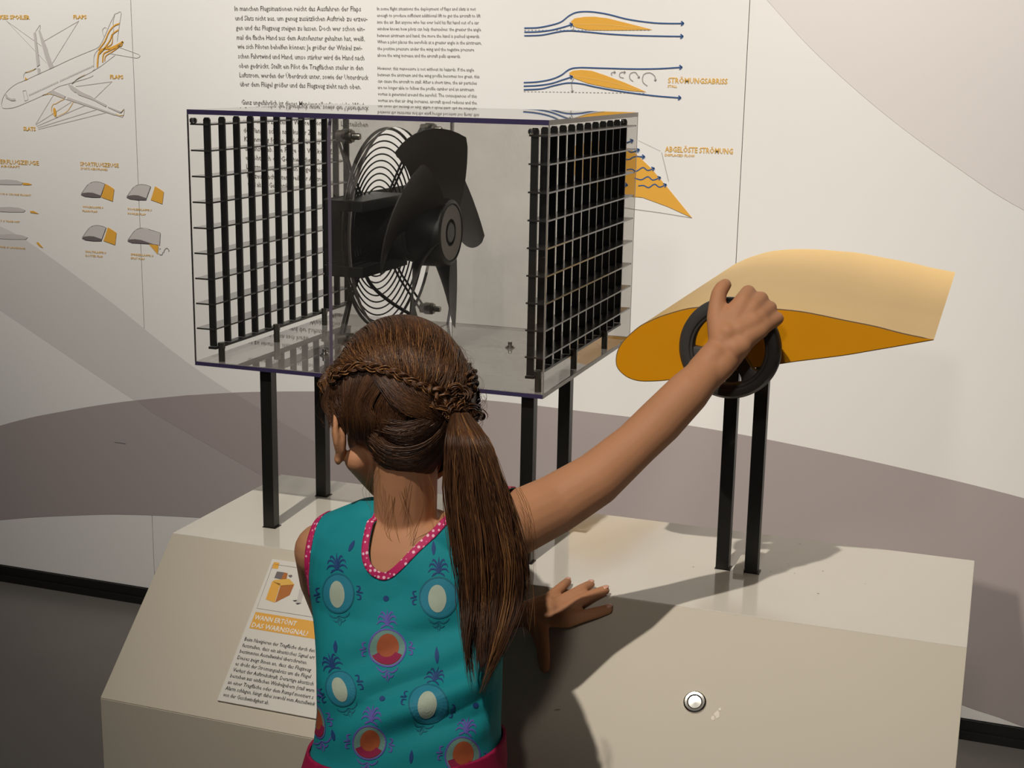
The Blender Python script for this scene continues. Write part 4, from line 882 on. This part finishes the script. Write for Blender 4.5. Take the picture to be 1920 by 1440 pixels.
# scalp cap below the strands
capm = MB().sphere(hcc, HR*.985, 64, HA); v_ = np.array(capm.v); loc = ((v_-hcc)@HA.T)/HR; ql, qf, qu = loc.T
earL = np.array([.85, -.02, -.52])
gcap = np.minimum(.50-(qf*.95-qu*.45), qu+.80+np.clip(-qf, 0, 1)*.10)
gcap = np.minimum(gcap, np.linalg.norm(np.stack([(np.abs(ql)-.86)*.8, (qf-.02)*.75, qu+.62], 1), axis=1)-.36)
tr_ = [];
for q in capm.f:
    for k in range(1, len(q)-1): tr_.append((q[0], q[k], q[k+1]))
cv, cf = clip_field(v_, np.array(tr_), gcap)
mec = bpy.data.meshes.new('hair'); mec.from_pydata(cv.tolist(), [], cf); mec.update(); hair = link('hair', mec, mat('dark_brown_scalp', (48, 31, 21), .6, bump=.3, bscale=300, var=.3, scale=80), girl, True)
brd = catmull([(618, 712), (648, 692), (690, 688), (735, 697), (780, 718), (820, 738), (850, 752)], 10)
def bx(t): k = t*(len(brd)-1); i = min(int(k), len(brd)-2); return brd[i]+(brd[i+1]-brd[i])*(k-i)
knot = np.array([852., 756.])
S = Strands()
def path(ctrl, n=5, i0=.001, i1=.001, lift=.004, jit=1.6):
    P = catmull(np.array(ctrl, float)+rng.normal(0, jit, (len(ctrl), 2)), n); L_ = len(P); ph = rng.uniform(0, 6.28); k = rng.uniform(.3, .8)
    out = []
    for i, (x, y) in enumerate(P):
        t = i/(L_-1); out.append(hit(x+1.0*math.sin(k*i+ph), y, i0+(i1-i0)*t+lift*math.sin(math.pi*t)))
    return out
for k in range(1500):                                           # crown, combed back to the plait
    a = rng.uniform(math.radians(186), math.radians(352)); x0, y0 = 752+149*math.cos(a), 757+151*math.sin(a)
    t = np.clip((a-math.radians(186))/math.radians(166), 0, 1); e_ = bx(np.clip(.06+t*1.05+rng.normal(0, .05), 0, 1))
    if t > .8: e_ = knot+rng.normal(0, 6, 2)
    s0 = rng.uniform(0, .55); st = np.array([x0, y0])*(1-s0)+e_*s0
    mid = (st+e_)/2+np.array([(t-.5)*34*(1-s0), -6])
    S.add(path([st, mid, e_], 5, .0015+.002*rng.random(), .001), rng.uniform(.00035, .00075), shade(.42 if rng.random() < .8 else .8, .2))
for k in range(1150):                                           # side hair below the plait
    t = rng.uniform(0, .72); s_ = bx(t)+np.array([0, 4]); ex = 622+t*150+rng.normal(0, 5); ey = 796+min(t, .35)*75+rng.normal(0, 7)
    if t > .5: ex, ey = 735+rng.normal(0, 12), 838+rng.normal(0, 10)
    m_ = (s_+np.array([ex, ey]))/2+np.array([-14+8*math.sin(9*t), 0])
    m2 = (m_+np.array([ex, ey]))/2+np.array([5*math.sin(13*t+1), 0])
    S.add(path([s_, m_, m2, (ex, ey)], 4, .001, .0008), rng.uniform(.00035, .0007), shade(.26+.10*math.sin(t*40), .15))
for k in range(2300):                                           # lower hair swept round to the knot
    u = rng.random()**.8; v1 = rng.random(); st = np.array([690+26*u, 806+66*u])+rng.normal(0, 4, 2); dp = rng.uniform(0, 1)
    c1 = np.array([722+26*dp, 838+54*u]); c2 = np.array([782+10*dp, 838+62*u]); c3 = np.array([832, 800+50*u]); e_ = knot+np.array([-16+30*u, 14+14*rng.random()])
    S.add(path([st, c1, c2, c3, e_], 4, .0015, .003, .007+.007*u), rng.uniform(.0004, .0008), shade(.36+.12*math.sin(u*23), .16))
for k in range(900):                                            # from the plait straight to the knot
    t = rng.uniform(.35, .95); s_ = bx(t)+np.array([0, 5]); e_ = knot+np.array([-14, 10])+rng.normal(0, 6, 2); m_ = (s_+e_)/2+np.array([-14, 34*(1-t)+rng.uniform(-6, 22)])
    S.add(path([s_, m_, e_], 5, .002, .003, .005, 3.2), rng.uniform(.0004, .0007), shade(.30+.12*math.sin(t*31), .2))
for k in range(800):                                            # between the two
    u = rng.random(); st = np.array([700+46*u, 792+40*u])+rng.normal(0, 7, 2); e_ = knot+np.array([-16+10*u, 12+8*rng.random()]); m_ = (st+e_)/2+np.array([-4, 14+22*rng.random()])
    S.add(path([st, m_, e_], 6, .0012, .004, .005), rng.uniform(.0004, .0007), shade(.27, .14))
for k in range(520):                                            # right side
    a = rng.uniform(-10, 62)*math.pi/180; st = np.array([752+148*math.cos(a), 757+150*math.sin(a)]); e_ = knot+rng.normal(0, 6, 2)+np.array([8, 6])
    S.add(path([st, (st+e_)/2+np.array([0, 8]), e_], 4, .002, .002, .005), rng.uniform(.0004, .0007), shade(.3, .18))
for k in range(420):                                            # face side of the head, out of the camera's sight
    l0 = rng.uniform(-.95, .95); th0 = rng.uniform(-.1, .25); P = []
    for i in range(9):
        t = i/8; an = math.radians(52+th0*40)+t*math.radians(100); q = np.array([l0*(1-.1*t), math.cos(an)*math.sqrt(max(.05, 1-l0*l0)), math.sin(an)*math.sqrt(max(.05, 1-l0*l0))]); q /= np.linalg.norm(q); P.append(hcc+HA.T@(q*(HR+.0015)))
    S.add(P, rng.uniform(.0005, .0009), shade(.4, .2))
S.build('hair_strands', hair)
# plaits
def plait(name, pts, w_, r, turns, infl=.006, strands=14):
    S2 = Strands(); C_ = catmull(pts, 14); L_ = len(C_)
    for s in range(3):
        for k in range(strands):
            o1, o2 = rng.normal(0, r*.42, 2); P = []
            for i in range(L_):
                t = i/(L_-1); ph = turns*2*math.pi*t+s*2*math.pi/3; T_ = C_[min(i+1, L_-1)]-C_[max(i-1, 0)]; T_ = T_/np.linalg.norm(T_); N_ = np.array([-T_[1], T_[0]])
                lat = w_*math.sin(ph); dep = .5*w_*math.sin(2*ph)/1774
                xy = C_[i]+N_*(lat+o1*1774); P.append(hit(xy[0], xy[1], infl+dep+o2))
            S2.add(P, r*.30, shade(.50, .22))
    return S2.build(name, hair)
plait('plait', [(616, 716), (640, 697), (676, 688), (716, 693), (756, 708), (796, 728), (836, 744)], 6.0, .0030, 4.5)
plait('plait', [(884, 694), (888, 716), (882, 738), (866, 752)], 6.5, .0032, 2.0, .007)
plait('plait', [(806, 722), (826, 742), (850, 756), (876, 768), (900, 776)], 10, .0042, 2.0, .011)
plait('plait', [(812, 752), (836, 772), (852, 776), (866, 764), (872, 744), (858, 732), (836, 736)], 8, .0042, 2.2, .012)
plait('plait', [(838, 786), (852, 770), (874, 764), (894, 774), (900, 790)], 8, .0040, 1.6, .014)
# ponytail
cl = catmull([(862, 776), (880, 840), (899, 940), (917, 1040), (920, 1130), (908, 1220), (896, 1300)], 8); NL = len(cl)
hwd = np.interp(np.linspace(0, 1, NL), [0, .12, .3, .5, .66, .82, .93, 1], [15, 34, 55, 66, 62, 44, 24, 10])
kz = hit(862, 776, .012)
Yc = np.interp(np.linspace(0, 1, NL), [0, .1, .25, .5, .75, 1], [kz[1]-.098, -.425, -.430, -.436, -.440, -.438])
th_ = np.interp(np.linspace(0, 1, NL), [0, .15, .5, .8, 1], [.010, .019, .017, .011, .004])
pony = hair
bulk = MB(); V = []; nb = 16; NB = int(NL*.90)
for i in range(NB):
    for k in range(nb):
        t = 2*math.pi*k/nb; tap = min(1, (NB-i)/10+.08); V.append(at(cl[i][0]+hwd[i]*.72*tap*math.cos(t), cl[i][1], Yc[i]+.003+th_[i]*.72*tap*math.sin(t)))
bulk.add(V, [(i*nb+k, i*nb+(k+1) % nb, (i+1)*nb+(k+1) % nb, (i+1)*nb+k) for i in range(NB-1) for k in range(nb)]+[tuple(range(nb)), tuple((NB-1)*nb+k for k in range(nb-1, -1, -1))])
obj('ponytail_core', bulk, mat('dark_brown_hair_core', (54, 35, 24), .6, var=.3, scale=60), hair, smooth=True)
S = Strands()
for c_ in range(90):                                            # locks, each with its own wave
    an = rng.uniform(0, 2*math.pi); rad = math.sqrt(rng.uniform(.15, 1)); A0 = rad*math.cos(an); B0 = rad*math.sin(an); LN = rng.uniform(.66, 1.0)
    if abs(A0) > .75: LN *= rng.uniform(.7, .95)
    lw, lp, la, dr = rng.uniform(.09, .22), rng.uniform(0, 6.28), rng.uniform(2, 8), rng.normal(0, .16); lsh = .40+.15*rng.normal()+(.08 if B0 < 0 else -.08)
    for k in range(26):
        a, b = A0+rng.normal(0, .13), B0+rng.normal(0, .13); ln = LN*rng.uniform(.88, 1.03); w2, p2 = rng.uniform(.3, .7), rng.uniform(0, 6.28); M_ = max(8, min(NL, int(NL*ln))); P = []
        gather = rng.normal(0, 1)
        for i in range(0, M_, 2):
            t = i/NL; q_ = a*(1-.0*t)+(A0-a)*.55*t
            x = cl[i][0]+hwd[i]*np.clip(q_+dr*t, -1.12, 1.12)+la*math.sin(lw*i+lp)*min(1, i/8)+1.3*math.sin(w2*i+p2)*min(1, i/6); P.append(at(x, cl[i][1]+gather, Yc[i]+th_[i]*np.clip(b, -1.3, 1)+.0012*math.sin(lw*1.3*i+lp)))
        S.add(P, rng.uniform(.00035, .0008), float(np.clip(lsh+rng.normal(0, .12)-.12*ln*(1 if a < .2 else 0), 0, 1)))
S.build('ponytail', hair)
# loose wisps at the nape and round the head
S = Strands()
for pts in ([(722, 880), (724, 930), (716, 985)], [(742, 895), (752, 930), (768, 985), (766, 1010)], [(735, 890), (742, 940), (730, 990), (745, 1030)], [(790, 900), (794, 950), (775, 1000), (768, 1040)], [(700, 875), (690, 920), (697, 960)], [(805, 890), (812, 930), (806, 985)], [(715, 870), (708, 915), (712, 955)], [(760, 900), (758, 940), (752, 965)]):
    for r_ in range(3):
        q = np.array(pts, float)+rng.normal(0, 5, (len(pts), 2)); S.add([at(x, y, Y) for (x, y), Y in zip(catmull(q, 5), np.linspace(-.372, -.398, 99))], rng.uniform(.00015, .00028), shade(.75, .15))
for k in range(90):
    a = rng.uniform(math.radians(160), math.radians(370)); r0 = 148; x0, y0 = 752+r0*math.cos(a), 757+r0*math.sin(a); d1 = rng.normal(0, 14, 2)
    o_ = np.array([math.cos(a), math.sin(a)])*rng.uniform(2, 13); tn_ = np.array([-math.sin(a), math.cos(a)])*rng.uniform(15, 45)*rng.choice([-1, 1])
    S.add([at(x, y, -.33) for x, y in catmull([(x0, y0), (x0+o_[0]+tn_[0]*.5, y0+o_[1]+tn_[1]*.5), (x0+tn_[0], y0+tn_[1])], 4)], .00016, shade(.5, .15))
for k in range(46):
    x0, y0 = rng.uniform(930, 975), rng.uniform(900, 1080); S.add([at(x, y, -.44) for x, y in catmull([(x0, y0), (x0+rng.uniform(15, 30), y0+50), (x0+rng.uniform(12, 40), y0+rng.uniform(90, 150))], 4)], .00022, shade(.6, .15))
S.build('loose_hair', hair)['kind'] = 'stuff'

bpy.data.objects.remove(_to)
